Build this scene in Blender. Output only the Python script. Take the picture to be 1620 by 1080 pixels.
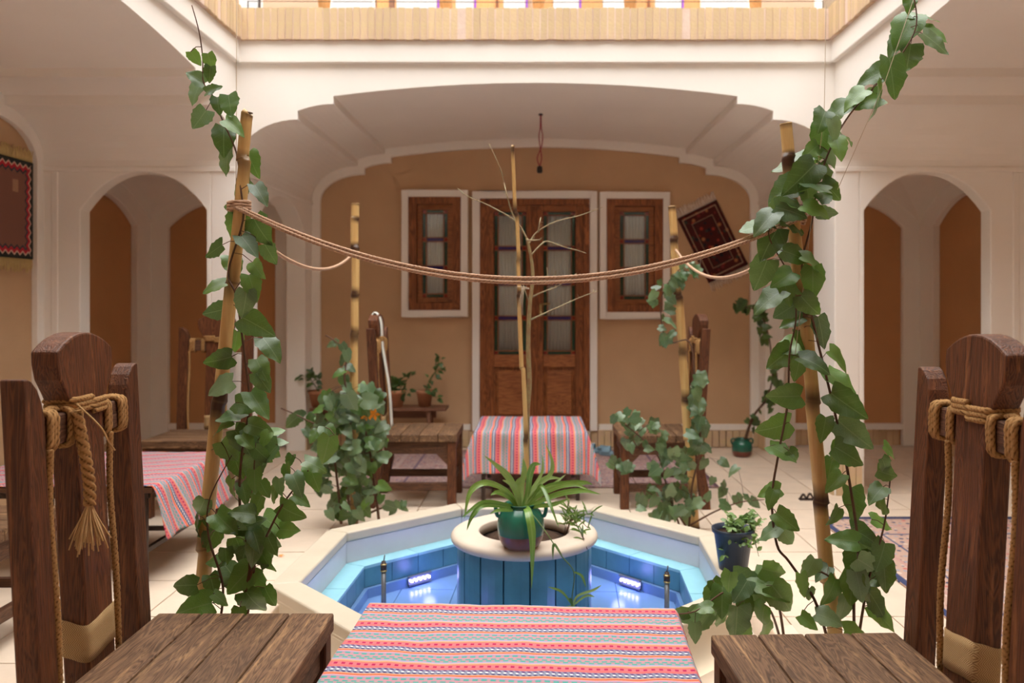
import bpy, bmesh, math, random
from math import sin, cos, pi, radians, hypot, sqrt
from mathutils import Vector, Matrix, noise

for _o in list(bpy.data.objects):
    bpy.data.objects.remove(_o, do_unlink=True)
SC = bpy.context.scene
COL = SC.collection
random.seed(7)

# ------------------------------------------------------------------ camera, world, exposure
FPX, CX, CY, CAMZ = 1300.0, 847.0, 480.0, 1.23
cam = bpy.data.cameras.new('camera')
cam.sensor_width = 36.0
cam.lens = 36.0 * FPX / 1620.0
cam.shift_x = (810.0 - CX) / 1620.0
cam.shift_y = (CY - 540.0) / 1620.0
cam.clip_start = 0.02
cam.dof.use_dof = True
cam.dof.focus_distance = 2.2
cam.dof.aperture_fstop = 3.4
camo = bpy.data.objects.new('camera', cam)
camo.location = (0, 0, CAMZ)
camo.rotation_euler = (pi / 2, 0, 0)
COL.objects.link(camo)
SC.camera = camo

world = bpy.data.worlds.new('sky')
SC.world = world
world.use_nodes = True
_bg = world.node_tree.nodes['Background']
_bg.inputs[0].default_value = (1.0, 0.985, 0.965, 1)
_bg.inputs[1].default_value = 1.0
SC.view_settings.view_transform = 'Standard'
SC.view_settings.look = 'None'
SC.view_settings.gamma = 1.0
SC.view_settings.exposure = 2.84
SC.cycles.max_bounces = 14
SC.cycles.diffuse_bounces = 10
SC.view_settings.use_curve_mapping = False

# ------------------------------------------------------------------ helpers
def at(px, py, Y):
    """photograph pixel at a known distance -> point in the courtyard"""
    return Vector(((px - CX) / FPX * Y, Y, CAMZ + (CY - py) / FPX * Y))

def tag(o, label=None, cat=None, group=None, kind=None):
    if label: o['label'] = label
    if cat: o['category'] = cat
    if group: o['group'] = group
    if kind: o['kind'] = kind
    return o

def thing(name, label, cat, loc=(0, 0, 0), rz=0.0, group=None, kind=None):
    o = bpy.data.objects.new(name, None)
    o.empty_display_size = 0.05
    COL.objects.link(o)
    o.location = loc
    o.rotation_euler = (0, 0, rz)
    return tag(o, label, cat, group, kind)

def link(name, me, parent=None, loc=None, mw=None):
    o = bpy.data.objects.new(name, me)
    COL.objects.link(o)
    if parent: o.parent = parent
    if loc is not None: o.location = loc
    if mw is not None: o.matrix_basis = mw
    return o

def copy_tree(o, parent=None):
    c = o.copy()
    COL.objects.link(c)
    c.parent = parent
    for ch in list(o.children):
        copy_tree(ch, c)
    return c

class MB:
    def __init__(s):
        s.v = []; s.f = []; s.uv = {}; s.sm = []
    def add(s, vs, fs, smooth=False, uvs=None):
        n = len(s.v)
        s.v += [Vector(p) for p in vs]
        for f in fs:
            s.f.append([i + n for i in f]); s.sm.append(smooth)
        if uvs:
            for i, u in enumerate(uvs): s.uv[n + i] = u
        return s
    def box(s, x0, x1, y0, y1, z0, z1, m=None):
        vs = [Vector((x, y, z)) for z in (z0, z1) for y in (y0, y1) for x in (x0, x1)]
        if m is not None: vs = [m @ p for p in vs]
        return s.add(vs, [(0, 2, 3, 1), (4, 5, 7, 6), (0, 1, 5, 4), (2, 6, 7, 3), (0, 4, 6, 2), (1, 3, 7, 5)])
    def prism(s, pts, d0, d1, axis='y', smooth_side=False):
        def P(a, b, d):
            return (a, d, b) if axis == 'y' else ((d, a, b) if axis == 'x' else (a, b, d))
        n = len(pts)
        vs = [P(a, b, d0) for a, b in pts] + [P(a, b, d1) for a, b in pts]
        s.add(vs, [list(range(n)), list(range(2 * n - 1, n - 1, -1))])
        return s.add(vs, [(i, (i + 1) % n, n + (i + 1) % n, n + i) for i in range(n)], smooth_side)
    def loft(s, rings, closed=True, caps=True, smooth=True, uvs=None):
        n = len(rings[0]); vs = [p for r in rings for p in r]
        fs = []
        for k in range(len(rings) - 1):
            for i in range(n if closed else n - 1):
                j = (i + 1) % n
                fs.append((k * n + i, k * n + j, (k + 1) * n + j, (k + 1) * n + i))
        if caps and closed:
            fs.append(list(range(n - 1, -1, -1)))
            fs.append([(len(rings) - 1) * n + i for i in range(n)])
        return s.add(vs, fs, smooth, uvs)
    def tube(s, pts, r, n=6, lobes=0, pitch=0.05, caps=True, vs_uv=None):
        pts = [Vector(p) for p in pts]
        rr = r if isinstance(r, (list, tuple)) else [r] * len(pts)
        rings = []; up = None; L = 0.0; uvs = []
        for i, p in enumerate(pts):
            a = pts[max(i - 1, 0)]; b = pts[min(i + 1, len(pts) - 1)]
            t = (b - a)
            if t.length < 1e-9: t = Vector((0, 0, 1))
            t.normalize()
            if up is None:
                up = t.orthogonal().normalized()
            else:
                up = up - t * up.dot(t)
                up = up.normalized() if up.length > 1e-6 else t.orthogonal().normalized()
            w = t.cross(up)
            if i: L += (p - pts[i - 1]).length
            ring = []
            for k in range(n):
                ang = 2 * pi * k / n
                q = rr[i]
                if lobes:
                    ang2 = ang + 2 * pi * L / pitch
                    q = rr[i] * (0.66 + 0.46 * abs(cos(lobes * 0.5 * (ang + 2 * pi * L / pitch))))
                ring.append(p + (up * cos(ang) + w * sin(ang)) * q)
                uvs.append(((abs(cos(lobes * 0.5 * (ang + 2 * pi * L / pitch))) if lobes else k / n), vs_uv[i] if vs_uv else L))
            rings.append(ring)
        return s.loft(rings, True, caps, True, uvs)
    def lathe(s, prof, n=24, c=(0, 0, 0), smooth=True, caps=True):
        rings = [[Vector((c[0] + r * cos(2 * pi * k / n), c[1] + r * sin(2 * pi * k / n), c[2] + z)) for k in range(n)] for r, z in prof]
        return s.loft(rings, True, caps, smooth)
    def mesh(s, name, m):
        me = bpy.data.meshes.new(name)
        bm = bmesh.new()
        vv = [bm.verts.new(p) for p in s.v]
        for f, sm in zip(s.f, s.sm):
            try:
                fc = bm.faces.new([vv[i] for i in f]); fc.smooth = sm
            except ValueError:
                pass
        if s.uv:
            ul = bm.loops.layers.uv.new('UVMap')
            bm.verts.index_update()
            for fc in bm.faces:
                for l in fc.loops:
                    if l.vert.index in s.uv: l[ul].uv = s.uv[l.vert.index]
        bmesh.ops.remove_doubles(bm, verts=bm.verts, dist=1e-6)
        bmesh.ops.recalc_face_normals(bm, faces=bm.faces)
        bm.to_mesh(me); bm.free()
        me.materials.append(m)
        return me
    def build(s, name, m, parent=None, bevel=0.0, seg=2, loc=None, mw=None):
        o = link(name, s.mesh(name, m), parent, loc, mw)
        if bevel:
            b = o.modifiers.new('bevel', 'BEVEL'); b.width = bevel; b.segments = seg
            b.limit_method = 'ANGLE'; b.angle_limit = radians(40)
        return o

def smoothpath(pts, n=8):
    """Catmull-Rom through points"""
    pts = [Vector(p) for p in pts]
    if len(pts) < 3: 
        return [pts[0].lerp(pts[-1], i / n) for i in range(n + 1)]
    out = []
    for i in range(len(pts) - 1):
        p0 = pts[max(i - 1, 0)]; p1 = pts[i]; p2 = pts[i + 1]; p3 = pts[min(i + 2, len(pts) - 1)]
        for k in range(n):
            t = k / n
            out.append(0.5 * ((2 * p1) + (p2 - p0) * t + (2 * p0 - 5 * p1 + 4 * p2 - p3) * t * t + (3 * p1 - p0 - 3 * p2 + p3) * t ** 3))
    out.append(pts[-1])
    return out

# ------------------------------------------------------------------ materials
def new_mat(name):
    m = bpy.data.materials.new(name); m.use_nodes = True
    nt = m.node_tree
    return m, nt, nt.nodes['Principled BSDF']
def nd(nt, t, **kw):
    n = nt.nodes.new(t)
    for k, v in kw.items(): setattr(n, k, v)
    return n
def c4(c): return (c[0], c[1], c[2], 1.0)
def math_(nt, op, a, b=None, c=None):
    n = nd(nt, 'ShaderNodeMath', operation=op)
    for i, x in enumerate((a, b, c)):
        if x is None: continue
        if isinstance(x, (int, float)): n.inputs[i].default_value = x
        else: nt.links.new(x, n.inputs[i])
    return n.outputs[0]
def mix_(nt, fac, a, b, blend='MIX'):
    n = nd(nt, 'ShaderNodeMix', data_type='RGBA', blend_type=blend)
    for i, x in ((0, fac), (6, a), (7, b)):
        if isinstance(x, (int, float)): n.inputs[i].default_value = x
        elif isinstance(x, (tuple, list)): n.inputs[i].default_value = c4(x)
        else: nt.links.new(x, n.inputs[i])
    return n.outputs[2]
def noise_(nt, vec, scale, detail=4, rough=0.55, dist=0.0):
    n = nd(nt, 'ShaderNodeTexNoise')
    n.inputs['Scale'].default_value = scale; n.inputs['Detail'].default_value = detail
    n.inputs['Roughness'].default_value = rough; n.inputs['Distortion'].default_value = dist
    if vec is not None: nt.links.new(vec, n.inputs['Vector'])
    return n.outputs[0]
def bump_(nt, p, h, strength, dist=0.01):
    b = nd(nt, 'ShaderNodeBump'); b.inputs['Strength'].default_value = strength; b.inputs['Distance'].default_value = dist
    nt.links.new(h, b.inputs['Height']); nt.links.new(b.outputs[0], p.inputs['Normal'])
def maprange(nt, v, a, b, c=0.0, d=1.0):
    n = nd(nt, 'ShaderNodeMapRange'); n.clamp = True
    nt.links.new(v, n.inputs[0])
    for i, x in enumerate((a, b, c, d)): n.inputs[i + 1].default_value = x
    return n.outputs[0]

def plain(name, c, rough=0.6, var=0.12, scale=8.0, bump=0.0, bscale=60.0, spec=0.3, metal=0.0, rand=0.0, c2=None):
    m, nt, p = new_mat(name)
    co = nd(nt, 'ShaderNodeTexCoord').outputs['Object']
    f = noise_(nt, co, scale)
    c2 = c2 or tuple(x * (1 - var) for x in c)
    col = mix_(nt, maprange(nt, f, 0.35, 0.68), c, c2)
    if rand:
        r = nd(nt, 'ShaderNodeObjectInfo').outputs['Random']
        hs = nd(nt, 'ShaderNodeHueSaturation')
        nt.links.new(col, hs.inputs['Color'])
        nt.links.new(maprange(nt, r, 0, 1, 1 - rand, 1 + rand), hs.inputs['Value'])
        col = hs.outputs[0]
    nt.links.new(col, p.inputs['Base Color'])
    p.inputs['Roughness'].default_value = rough
    p.inputs['Metallic'].default_value = metal
    p.inputs['Specular IOR Level'].default_value = spec
    if bump: bump_(nt, p, noise_(nt, co, bscale, 6), bump)
    return m

def wood(name, c1, c2, axis='z', scale=1.0, rough=0.55, worn=None, rand=0.12, wornth=(0.56, 0.72)):
    m, nt, p = new_mat(name)
    co = nd(nt, 'ShaderNodeTexCoord').outputs['Object']
    info = nd(nt, 'ShaderNodeObjectInfo').outputs['Random']
    off = nd(nt, 'ShaderNodeVectorMath', operation='ADD')
    cmb = nd(nt, 'ShaderNodeCombineXYZ')
    for i in range(3): nt.links.new(math_(nt, 'MULTIPLY', info, 7.0 + 3 * i), cmb.inputs[i])
    nt.links.new(co, off.inputs[0]); nt.links.new(cmb.outputs[0], off.inputs[1])
    mp = nd(nt, 'ShaderNodeMapping')
    sc = {'x': (1.2, 16, 16), 'y': (16, 1.2, 16), 'z': (16, 16, 1.2)}[axis]
    mp.inputs['Scale'].default_value = tuple(x * scale for x in sc)
    nt.links.new(off.outputs[0], mp.inputs['Vector'])
    big = noise_(nt, mp.outputs[0], 1.6, 3, 0.5, 1.2)
    rings = math_(nt, 'SINE', math_(nt, 'MULTIPLY', big, 90.0))
    fine = noise_(nt, mp.outputs[0], 9.0, 5, 0.65)
    g = math_(nt, 'ADD', math_(nt, 'MULTIPLY', rings, 0.22), math_(nt, 'ADD', math_(nt, 'MULTIPLY', fine, 0.55), math_(nt, 'MULTIPLY', noise_(nt, off.outputs[0], 6.0, 3), 0.45)))
    col = mix_(nt, maprange(nt, g, 0.15, 0.85), c1, c2)
    if worn:
        w = noise_(nt, mp.outputs[0], 3.2, 6, 0.7, 0.6)
        col = mix_(nt, maprange(nt, w, wornth[0], wornth[1]), col, worn)
    hs = nd(nt, 'ShaderNodeHueSaturation')
    nt.links.new(col, hs.inputs['Color'])
    nt.links.new(maprange(nt, info, 0, 1, 1 - rand, 1 + rand), hs.inputs['Value'])
    nt.links.new(hs.outputs[0], p.inputs['Base Color'])
    p.inputs['Roughness'].default_value = rough
    p.inputs['Specular IOR Level'].default_value = 0.35
    bump_(nt, p, g, 0.35, 0.004)
    return m

M = {}
M['plaster'] = plain('white_plaster', (0.84, 0.805, 0.755), 0.8, 0.04, 1.5, 0.06, 40, 0.2)
M['mud'] = plain('straw_clay_plaster', (0.56, 0.375, 0.225), 0.9, 0.10, 2.0, 0.25, 90, 0.1)
M['upperdim'] = plain('light_dimming_wall', (0.25, 0.215, 0.18), 0.9, 0.15, 2.0, 0.2, 90, 0.1)  # dark tone picked to cut bounce off the unseen gallery walls
M['mud2'] = plain('brown_clay_plaster', (0.56, 0.30, 0.14), 0.9, 0.10, 2.0, 0.2, 90, 0.1)
M['brick'] = plain('buff_brick', (0.62, 0.475, 0.275), 0.85, 0.22, 14, 0.3, 90, 0.15, rand=0.08, c2=(0.60, 0.43, 0.30))
M['mortar'] = plain('mortar', (0.72, 0.56, 0.47), 0.9, 0.1, 20, 0.2, 90, 0.1)
M['tile'] = plain('floor_stone', (0.745, 0.61, 0.475), 0.55, 0.10, 6, 0.08, 70, 0.3, rand=0.05)
M['grout'] = plain('floor_grout', (0.66, 0.55, 0.44), 0.9, 0.1, 20)
M['cream'] = plain('cream_stone', (0.58, 0.505, 0.39), 0.4, 0.10, 5, 0.04, 50, 0.4)
M['marble'] = plain('grey_marble', (0.58, 0.58, 0.62), 0.35, 0.10, 4, 0.0, 50, 0.4)
M['rimstone'] = plain('planter_stone', (0.62, 0.52, 0.42), 0.5, 0.08, 6, 0.08, 60, 0.3)
M['cyan'] = plain('pale_cyan_tile', (0.27, 0.56, 0.66), 0.3, 0.12, 9, spec=0.5, rand=0.04)
M['bluetile'] = plain('blue_wall_tile', (0.07, 0.225, 0.295), 0.3, 0.30, 7, 0.05, 30, spec=0.5, rand=0.08)
M['poolfloor'] = plain('pool_floor_tile', (0.125, 0.235, 0.46), 0.25, 0.08, 6, spec=0.5, rand=0.03)
M['darkgrout'] = plain('pool_grout', (0.03, 0.10, 0.16), 0.8)
M['wood_z'] = wood('dark_wood_upright', (0.040, 0.0120, 0.0042), (0.150, 0.050, 0.018), 'z', worn=(0.25, 0.10, 0.036), rand=0.12)
M['wood_y'] = wood('dark_wood_rail', (0.06, 0.025, 0.013), (0.17, 0.08, 0.045), 'y', worn=(0.22, 0.12, 0.07))
M['wood_x'] = wood('dark_wood_stretcher', (0.045, 0.018, 0.009), (0.13, 0.055, 0.026), 'x', worn=(0.19, 0.095, 0.05))
M['seat'] = wood('worn_seat_wood', (0.052, 0.024, 0.011), (0.21, 0.115, 0.060), 'y', 1.0, 0.6, worn=(0.42, 0.245, 0.115), rand=0.14, wornth=(0.54, 0.74))
M['door'] = wood('door_wood', (0.095, 0.024, 0.007), (0.36, 0.125, 0.038), 'z', 0.5, 0.45, rand=0.08)
M['doorx'] = wood('door_wood_rail', (0.14, 0.040, 0.012), (0.40, 0.15, 0.048), 'x', 0.7, 0.45, rand=0.08)
M['muntin'] = wood('muntin_wood', (0.16, 0.05, 0.018), (0.30, 0.11, 0.04), 'z', 0.7, 0.45)
M['orange'] = wood('honey_wood', (0.50, 0.24, 0.08), (0.58, 0.31, 0.12), 'z', 0.5, 0.5)
M['benchw'] = wood('bench_wood', (0.13, 0.055, 0.03), (0.26, 0.12, 0.065), 'x', 0.8, 0.6)
def rope_mat(name, c, dark):
    m, nt, p = new_mat(name)
    tc = nd(nt, 'ShaderNodeTexCoord')
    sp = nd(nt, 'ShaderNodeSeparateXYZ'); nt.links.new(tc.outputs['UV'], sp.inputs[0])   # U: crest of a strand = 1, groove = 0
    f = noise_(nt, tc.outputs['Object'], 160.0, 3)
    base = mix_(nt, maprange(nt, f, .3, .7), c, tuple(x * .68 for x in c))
    nt.links.new(mix_(nt, maprange(nt, sp.outputs[0], .15, .62, 1.0, 0.0), base, dark), p.inputs['Base Color'])  # groove shade painted in as dark colour so the twist shows
    p.inputs['Roughness'].default_value = .9
    p.inputs['Specular IOR Level'].default_value = .1
    bump_(nt, p, f, .4, .002)
    return m
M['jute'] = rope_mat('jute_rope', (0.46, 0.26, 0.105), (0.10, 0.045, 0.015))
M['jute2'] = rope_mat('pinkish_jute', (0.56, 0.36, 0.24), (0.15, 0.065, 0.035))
def webbing_mat():
    m, nt, p = new_mat('herringbone_webbing')
    co = nd(nt, 'ShaderNodeTexCoord').outputs['Object']
    sp = nd(nt, 'ShaderNodeSeparateXYZ'); nt.links.new(co, sp.inputs[0])
    zig = math_(nt, 'ABSOLUTE', math_(nt, 'SUBTRACT', math_(nt, 'FRACT', math_(nt, 'MULTIPLY', sp.outputs[2], 45.0)), .5))
    s_ = math_(nt, 'SINE', math_(nt, 'MULTIPLY', math_(nt, 'ADD', math_(nt, 'ADD', sp.outputs[1], sp.outputs[0]), math_(nt, 'MULTIPLY', zig, .02)), 1300.0))
    nt.links.new(mix_(nt, maprange(nt, s_, -.5, .5), (0.27, 0.15, 0.06), (0.52, 0.36, 0.17)), p.inputs['Base Color'])
    p.inputs['Roughness'].default_value = .9
    bump_(nt, p, s_, .4, .001)
    return m
M['webbing'] = webbing_mat()
M['fray'] = plain('frayed_jute', (0.56, 0.36, 0.17), 0.9, 0.2, 40, 0, 60, 0.1)
M['iron'] = plain('dark_iron', (0.05, 0.028, 0.02), 0.5, 0.3, 30, spec=0.4, rand=0.0)
M['steel'] = plain('grey_steel', (0.22, 0.24, 0.26), 0.4, 0.2, 40, metal=0.7)
M['brass'] = plain('brass', (0.50, 0.38, 0.16), 0.35, 0.2, 40, metal=0.9)
M['soil'] = plain('soil', (0.075, 0.045, 0.03), 0.95, 0.6, 30, 1.0, 60, 0.1)
M['terra'] = plain('terracotta', (0.50, 0.235, 0.13), 0.8, 0.2, 12, 0.1, 60, 0.2, rand=0.15)
M['glaze'] = plain('green_glaze', (0.012, 0.12, 0.075), 0.2, 0.35, 6, 0.0, 60, 0.6)
M['rawclay'] = plain('red_brown_clay', (0.19, 0.055, 0.035), 0.35, 0.2, 12, 0.0, 60, 0.4)
M['plastic'] = plain('blue_black_plastic', (0.022, 0.035, 0.06), 0.4, 0.2, 6, spec=0.4)
M['whitestrap'] = plain('white_strap', (0.75, 0.76, 0.70), 0.7, 0.08, 9)
M['curtain2'] = plain('gallery_curtain', (0.50, 0.50, 0.50), 0.85, 0.06, 9)
M['curtain'] = plain('white_curtain', (0.86, 0.84, 0.81), 0.85, 0.06, 9)
M['string'] = plain('string', (0.55, 0.45, 0.33), 0.9)
M['bark'] = plain('sapling_bark', (0.30, 0.255, 0.12), 0.8, 0.4, 40, 0.2, 100, 0.2, c2=(0.26, 0.15, 0.08))
M['twig'] = plain('twig', (0.36, 0.33, 0.19), 0.8, 0.3, 40, c2=(0.30, 0.2, 0.12))
M['stem'] = plain('vine_stem', (0.115, 0.06, 0.035), 0.8, 0.3, 40)
M['gstem'] = plain('green_stem', (0.13, 0.19, 0.06), 0.7, 0.3, 40)
M['sandal'] = plain('blue_rubber', (0.22, 0.36, 0.45), 0.6, 0.2, 20)
M['flower'] = plain('orange_petal', (0.85, 0.30, 0.02), 0.6, 0.2, 20)
M['fringe'] = plain('cream_fringe', (0.62, 0.47, 0.30), 0.9, 0.15, 30)
M['red'] = plain('red_wire', (0.30, 0.02, 0.04), 0.5)
M['black'] = plain('black_plastic', (0.015, 0.013, 0.012), 0.5)
M['blueglass'] = plain('blue_glass', (0.02, 0.015, 0.16), 0.15, 0.2, 9, spec=0.6)
M['greenglass'] = plain('green_glass', (0.008, 0.05, 0.028), 0.15, 0.3, 9, spec=0.6)
M['redglass'] = plain('red_glass', (0.25, 0.015, 0.01), 0.15, 0.2, 9, spec=0.6)
M['purple'] = plain('purple_trim', (0.25, 0.07, 0.45), 0.5)
M['lightblue'] = plain('light_blue_trim', (0.3, 0.5, 0.6), 0.5)

def glass_mat():
    m, nt, p = new_mat('window_glass')
    out = nt.nodes['Material Output']
    nt.nodes.remove(p)
    tr = nd(nt, 'ShaderNodeBsdfTransparent'); gl = nd(nt, 'ShaderNodeBsdfGlossy')
    tr.inputs[0].default_value = (0.93, 0.95, 0.94, 1)
    gl.inputs['Roughness'].default_value = 0.05
    fr = nd(nt, 'ShaderNodeFresnel'); fr.inputs[0].default_value = 1.5
    mx = nd(nt, 'ShaderNodeMixShader')
    nt.links.new(fr.outputs[0], mx.inputs[0]); nt.links.new(tr.outputs[0], mx.inputs[1]); nt.links.new(gl.outputs[0], mx.inputs[2])
    nt.links.new(mx.outputs[0], out.inputs[0])
    return m
M['glass'] = glass_mat()

def led_mat():
    m, nt, p = new_mat('blue_led')
    p.inputs['Emission Color'].default_value = (0.42, 0.36, 1.0, 1)
    p.inputs['Emission Strength'].default_value = 5.0
    return m
M['led'] = led_mat()

def bamboo_mat():
    m, nt, p = new_mat('bamboo')
    uv = nd(nt, 'ShaderNodeTexCoord')
    sp = nd(nt, 'ShaderNodeSeparateXYZ'); nt.links.new(uv.outputs['UV'], sp.inputs[0])
    fr = math_(nt, 'FRACT', sp.outputs[1])
    d = math_(nt, 'MINIMUM', fr, math_(nt, 'SUBTRACT', 1.0, fr))
    wob = noise_(nt, uv.outputs['Object'], 9.0, 3)
    d2 = math_(nt, 'ADD', d, math_(nt, 'MULTIPLY', math_(nt, 'SUBTRACT', wob, 0.5), 0.16))
    burn = maprange(nt, d2, 0.05, 0.21, 1.0, 0.0)
    mp = nd(nt, 'ShaderNodeMapping'); mp.inputs['Scale'].default_value = (60, 60, 2)
    nt.links.new(uv.outputs['Object'], mp.inputs[0])
    g = noise_(nt, mp.outputs[0], 1.0, 4)
    base = mix_(nt, maprange(nt, g, 0.3, 0.7), (0.60, 0.41, 0.17), (0.47, 0.27, 0.095))
    big = noise_(nt, uv.outputs['Object'], 3.0, 2)
    amt = math_(nt, 'MULTIPLY', burn, maprange(nt, big, 0.36, 0.52))
    col = mix_(nt, amt, base, (0.055, 0.022, 0.010))
    ring = maprange(nt, d, 0.0, 0.012, 0.7, 0.0)
    col = mix_(nt, ring, col, (0.12, 0.07, 0.03))
    nt.links.new(col, p.inputs['Base Color'])
    p.inputs['Roughness'].default_value = 0.35
    p.inputs['Specular IOR Level'].default_value = 0.4
    return m
M['bamboo'] = bamboo_mat()

def leaf_mat(name, c1, c2, back, rand=0.25, rough=0.36):
    m, nt, p = new_mat(name)
    co = nd(nt, 'ShaderNodeTexCoord')
    r = nd(nt, 'ShaderNodeObjectInfo').outputs['Random']
    col = mix_(nt, r, c1, c2)
    f = noise_(nt, co.outputs['Object'], 30.0, 3)
    hs = nd(nt, 'ShaderNodeHueSaturation'); nt.links.new(col, hs.inputs['Color'])
    v = math_(nt, 'ADD', maprange(nt, math_(nt, 'FRACT', math_(nt, 'MULTIPLY', r, 7.31)), 0, 1, 1 - rand, 1 + rand), maprange(nt, f, 0.3, 0.7, -0.12, 0.12))
    nt.links.new(v, hs.inputs['Value'])
    # pale veins: mid rib and side veins from the leaf's own coordinates
    sp = nd(nt, 'ShaderNodeSeparateXYZ'); nt.links.new(co.outputs['UV'], sp.inputs[0])
    ax = math_(nt, 'ABSOLUTE', sp.outputs[0])
    rib = maprange(nt, ax, 0.006, 0.022, 1.0, 0.0)
    side = math_(nt, 'FRACT', math_(nt, 'MULTIPLY', math_(nt, 'SUBTRACT', sp.outputs[1], math_(nt, 'MULTIPLY', ax, 0.7)), 5.0))
    sv = maprange(nt, side, 0.0, 0.09, 0.55, 0.0)
    vein = math_(nt, 'MULTIPLY', math_(nt, 'MAXIMUM', rib, sv), 0.55)
    col = mix_(nt, vein, hs.outputs[0], back)
    geo = nd(nt, 'ShaderNodeNewGeometry')
    col = mix_(nt, math_(nt, 'MULTIPLY', geo.outputs['Backfacing'], 0.75), col, back)
    nt.links.new(col, p.inputs['Base Color'])
    p.inputs['Roughness'].default_value = rough
    p.inputs['Specular IOR Level'].default_value = 0.75
    p.inputs['Transmission Weight'].default_value = 0.0
    tl = nd(nt, 'ShaderNodeBsdfTranslucent'); nt.links.new(mix_(nt, 0.5, col, (0.25, 0.42, 0.05)), tl.inputs[0])
    mx = nd(nt, 'ShaderNodeMixShader'); mx.inputs[0].default_value = 0.28
    nt.links.new(p.outputs[0], mx.inputs[1]); nt.links.new(tl.outputs[0], mx.inputs[2])
    nt.links.new(mx.outputs[0], nt.nodes['Material Output'].inputs[0])
    bump_(nt, p, f, 0.15, 0.01)
    return m
M['leaf'] = leaf_mat('vine_leaf', (0.035, 0.095, 0.018), (0.095, 0.185, 0.034), (0.17, 0.25, 0.12), 0.4, 0.33)
M['leaf2'] = leaf_mat('grey_green_leaf', (0.055, 0.115, 0.048), (0.135, 0.20, 0.105), (0.21, 0.28, 0.17), 0.4, 0.36)
M['potleaf'] = leaf_mat('pot_leaf', (0.035, 0.085, 0.022), (0.075, 0.15, 0.04), (0.13, 0.2, 0.08))
M['smalleaf'] = leaf_mat('small_pale_leaf', (0.13, 0.25, 0.055), (0.20, 0.33, 0.09), (0.25, 0.36, 0.13))
M['strap'] = leaf_mat('strap_leaf', (0.075, 0.17, 0.022), (0.17, 0.28, 0.05), (0.30, 0.40, 0.13), 0.25, 0.3)

def cloth_mat(name='striped_cloth', period=0.115):
    """woven stripes: V of the UV (metres) runs across the stripes, U along them"""
    m, nt, p = new_mat(name)
    uv = nd(nt, 'ShaderNodeTexCoord').outputs['UV']
    sp = nd(nt, 'ShaderNodeSeparateXYZ'); nt.links.new(uv, sp.inputs[0])
    u, v = sp.outputs[0], sp.outputs[1]
    t = math_(nt, 'FRACT', math_(nt, 'DIVIDE', v, period))
    cr = nd(nt, 'ShaderNodeValToRGB'); cr.color_ramp.interpolation = 'CONSTANT'
    stops = [(0.0, (0.80, 0.10, 0.05)), (0.05, (0.78, 0.33, 0.15)), (0.085, (0.24, 0.27, 0.36)), (0.30, (0.66, 0.13, 0.13)),
             (0.335, (0.66, 0.15, 0.13)), (0.375, (0.62, 0.155, 0.18)), (0.50, (0.68, 0.18, 0.12)), (0.545, (0.60, 0.36, 0.20)), (0.60, (0.36, 0.33, 0.55)),
             (0.645, (0.42, 0.26, 0.29)), (0.80, (0.56, 0.24, 0.30)), (0.835, (0.42, 0.26, 0.29)), (0.935, (0.30, 0.24, 0.50)), (0.965, (0.75, 0.40, 0.30))]
    el = cr.color_ramp.elements
    el[0].position = 0.0; el[0].color = c4(stops[0][1]); el[1].position = stops[1][0]; el[1].color = c4(stops[1][1])
    for pos, c in stops[2:]:
        e = el.new(pos); e.color = c4(c)
    nt.links.new(t, cr.inputs[0])
    col = cr.outputs[0]
    def band(a, b):
        return math_(nt, 'MULTIPLY', math_(nt, 'GREATER_THAN', t, a), math_(nt, 'LESS_THAN', t, b))
    def dash(per, duty, shift=None):
        uu = u if shift is None else math_(nt, 'ADD', u, shift)
        return math_(nt, 'LESS_THAN', math_(nt, 'FRACT', math_(nt, 'DIVIDE', uu, per)), duty)
    slant = math_(nt, 'MULTIPLY', v, 0.9)
    # dark navy / white woven checks
    col = mix_(nt, math_(nt, 'MULTIPLY', band(0.10, 0.155), dash(0.013, 0.6, slant)), col, (0.025, 0.025, 0.12))
    col = mix_(nt, math_(nt, 'MULTIPLY', band(0.165, 0.215), dash(0.013, 0.45)), col, (0.72, 0.74, 0.72))
    col = mix_(nt, math_(nt, 'MULTIPLY', band(0.225, 0.285), dash(0.013, 0.6, slant)), col, (0.08, 0.02, 0.14))
    # magenta dots
    col = mix_(nt, math_(nt, 'MULTIPLY', band(0.40, 0.475), dash(0.017, 0.48)), col, (0.40, 0.005, 0.08))
    # teal dashes on pink grey
    col = mix_(nt, math_(nt, 'MULTIPLY', band(0.66, 0.715), dash(0.019, 0.62)), col, (0.05, 0.36, 0.29))
    col = mix_(nt, math_(nt, 'MULTIPLY', band(0.735, 0.79), dash(0.019, 0.62, 0.009)), col, (0.05, 0.34, 0.30))
    col = mix_(nt, math_(nt, 'MULTIPLY', band(0.85, 0.92), dash(0.019, 0.62)), col, (0.05, 0.35, 0.30))
    weave = math_(nt, 'MULTIPLY', math_(nt, 'SINE', math_(nt, 'MULTIPLY', u, 2600.0)), math_(nt, 'SINE', math_(nt, 'MULTIPLY', v, 2600.0)))
    col = mix_(nt, maprange(nt, weave, -1, 1, 0.0, 0.12), col, (0.30, 0.20, 0.20))
    nt.links.new(col, p.inputs['Base Color'])
    p.inputs['Roughness'].default_value = 0.85
    p.inputs['Specular IOR Level'].default_value = 0.15
    bump_(nt, p, weave, 0.15, 0.001)
    return m
M['cloth'] = cloth_mat()

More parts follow.
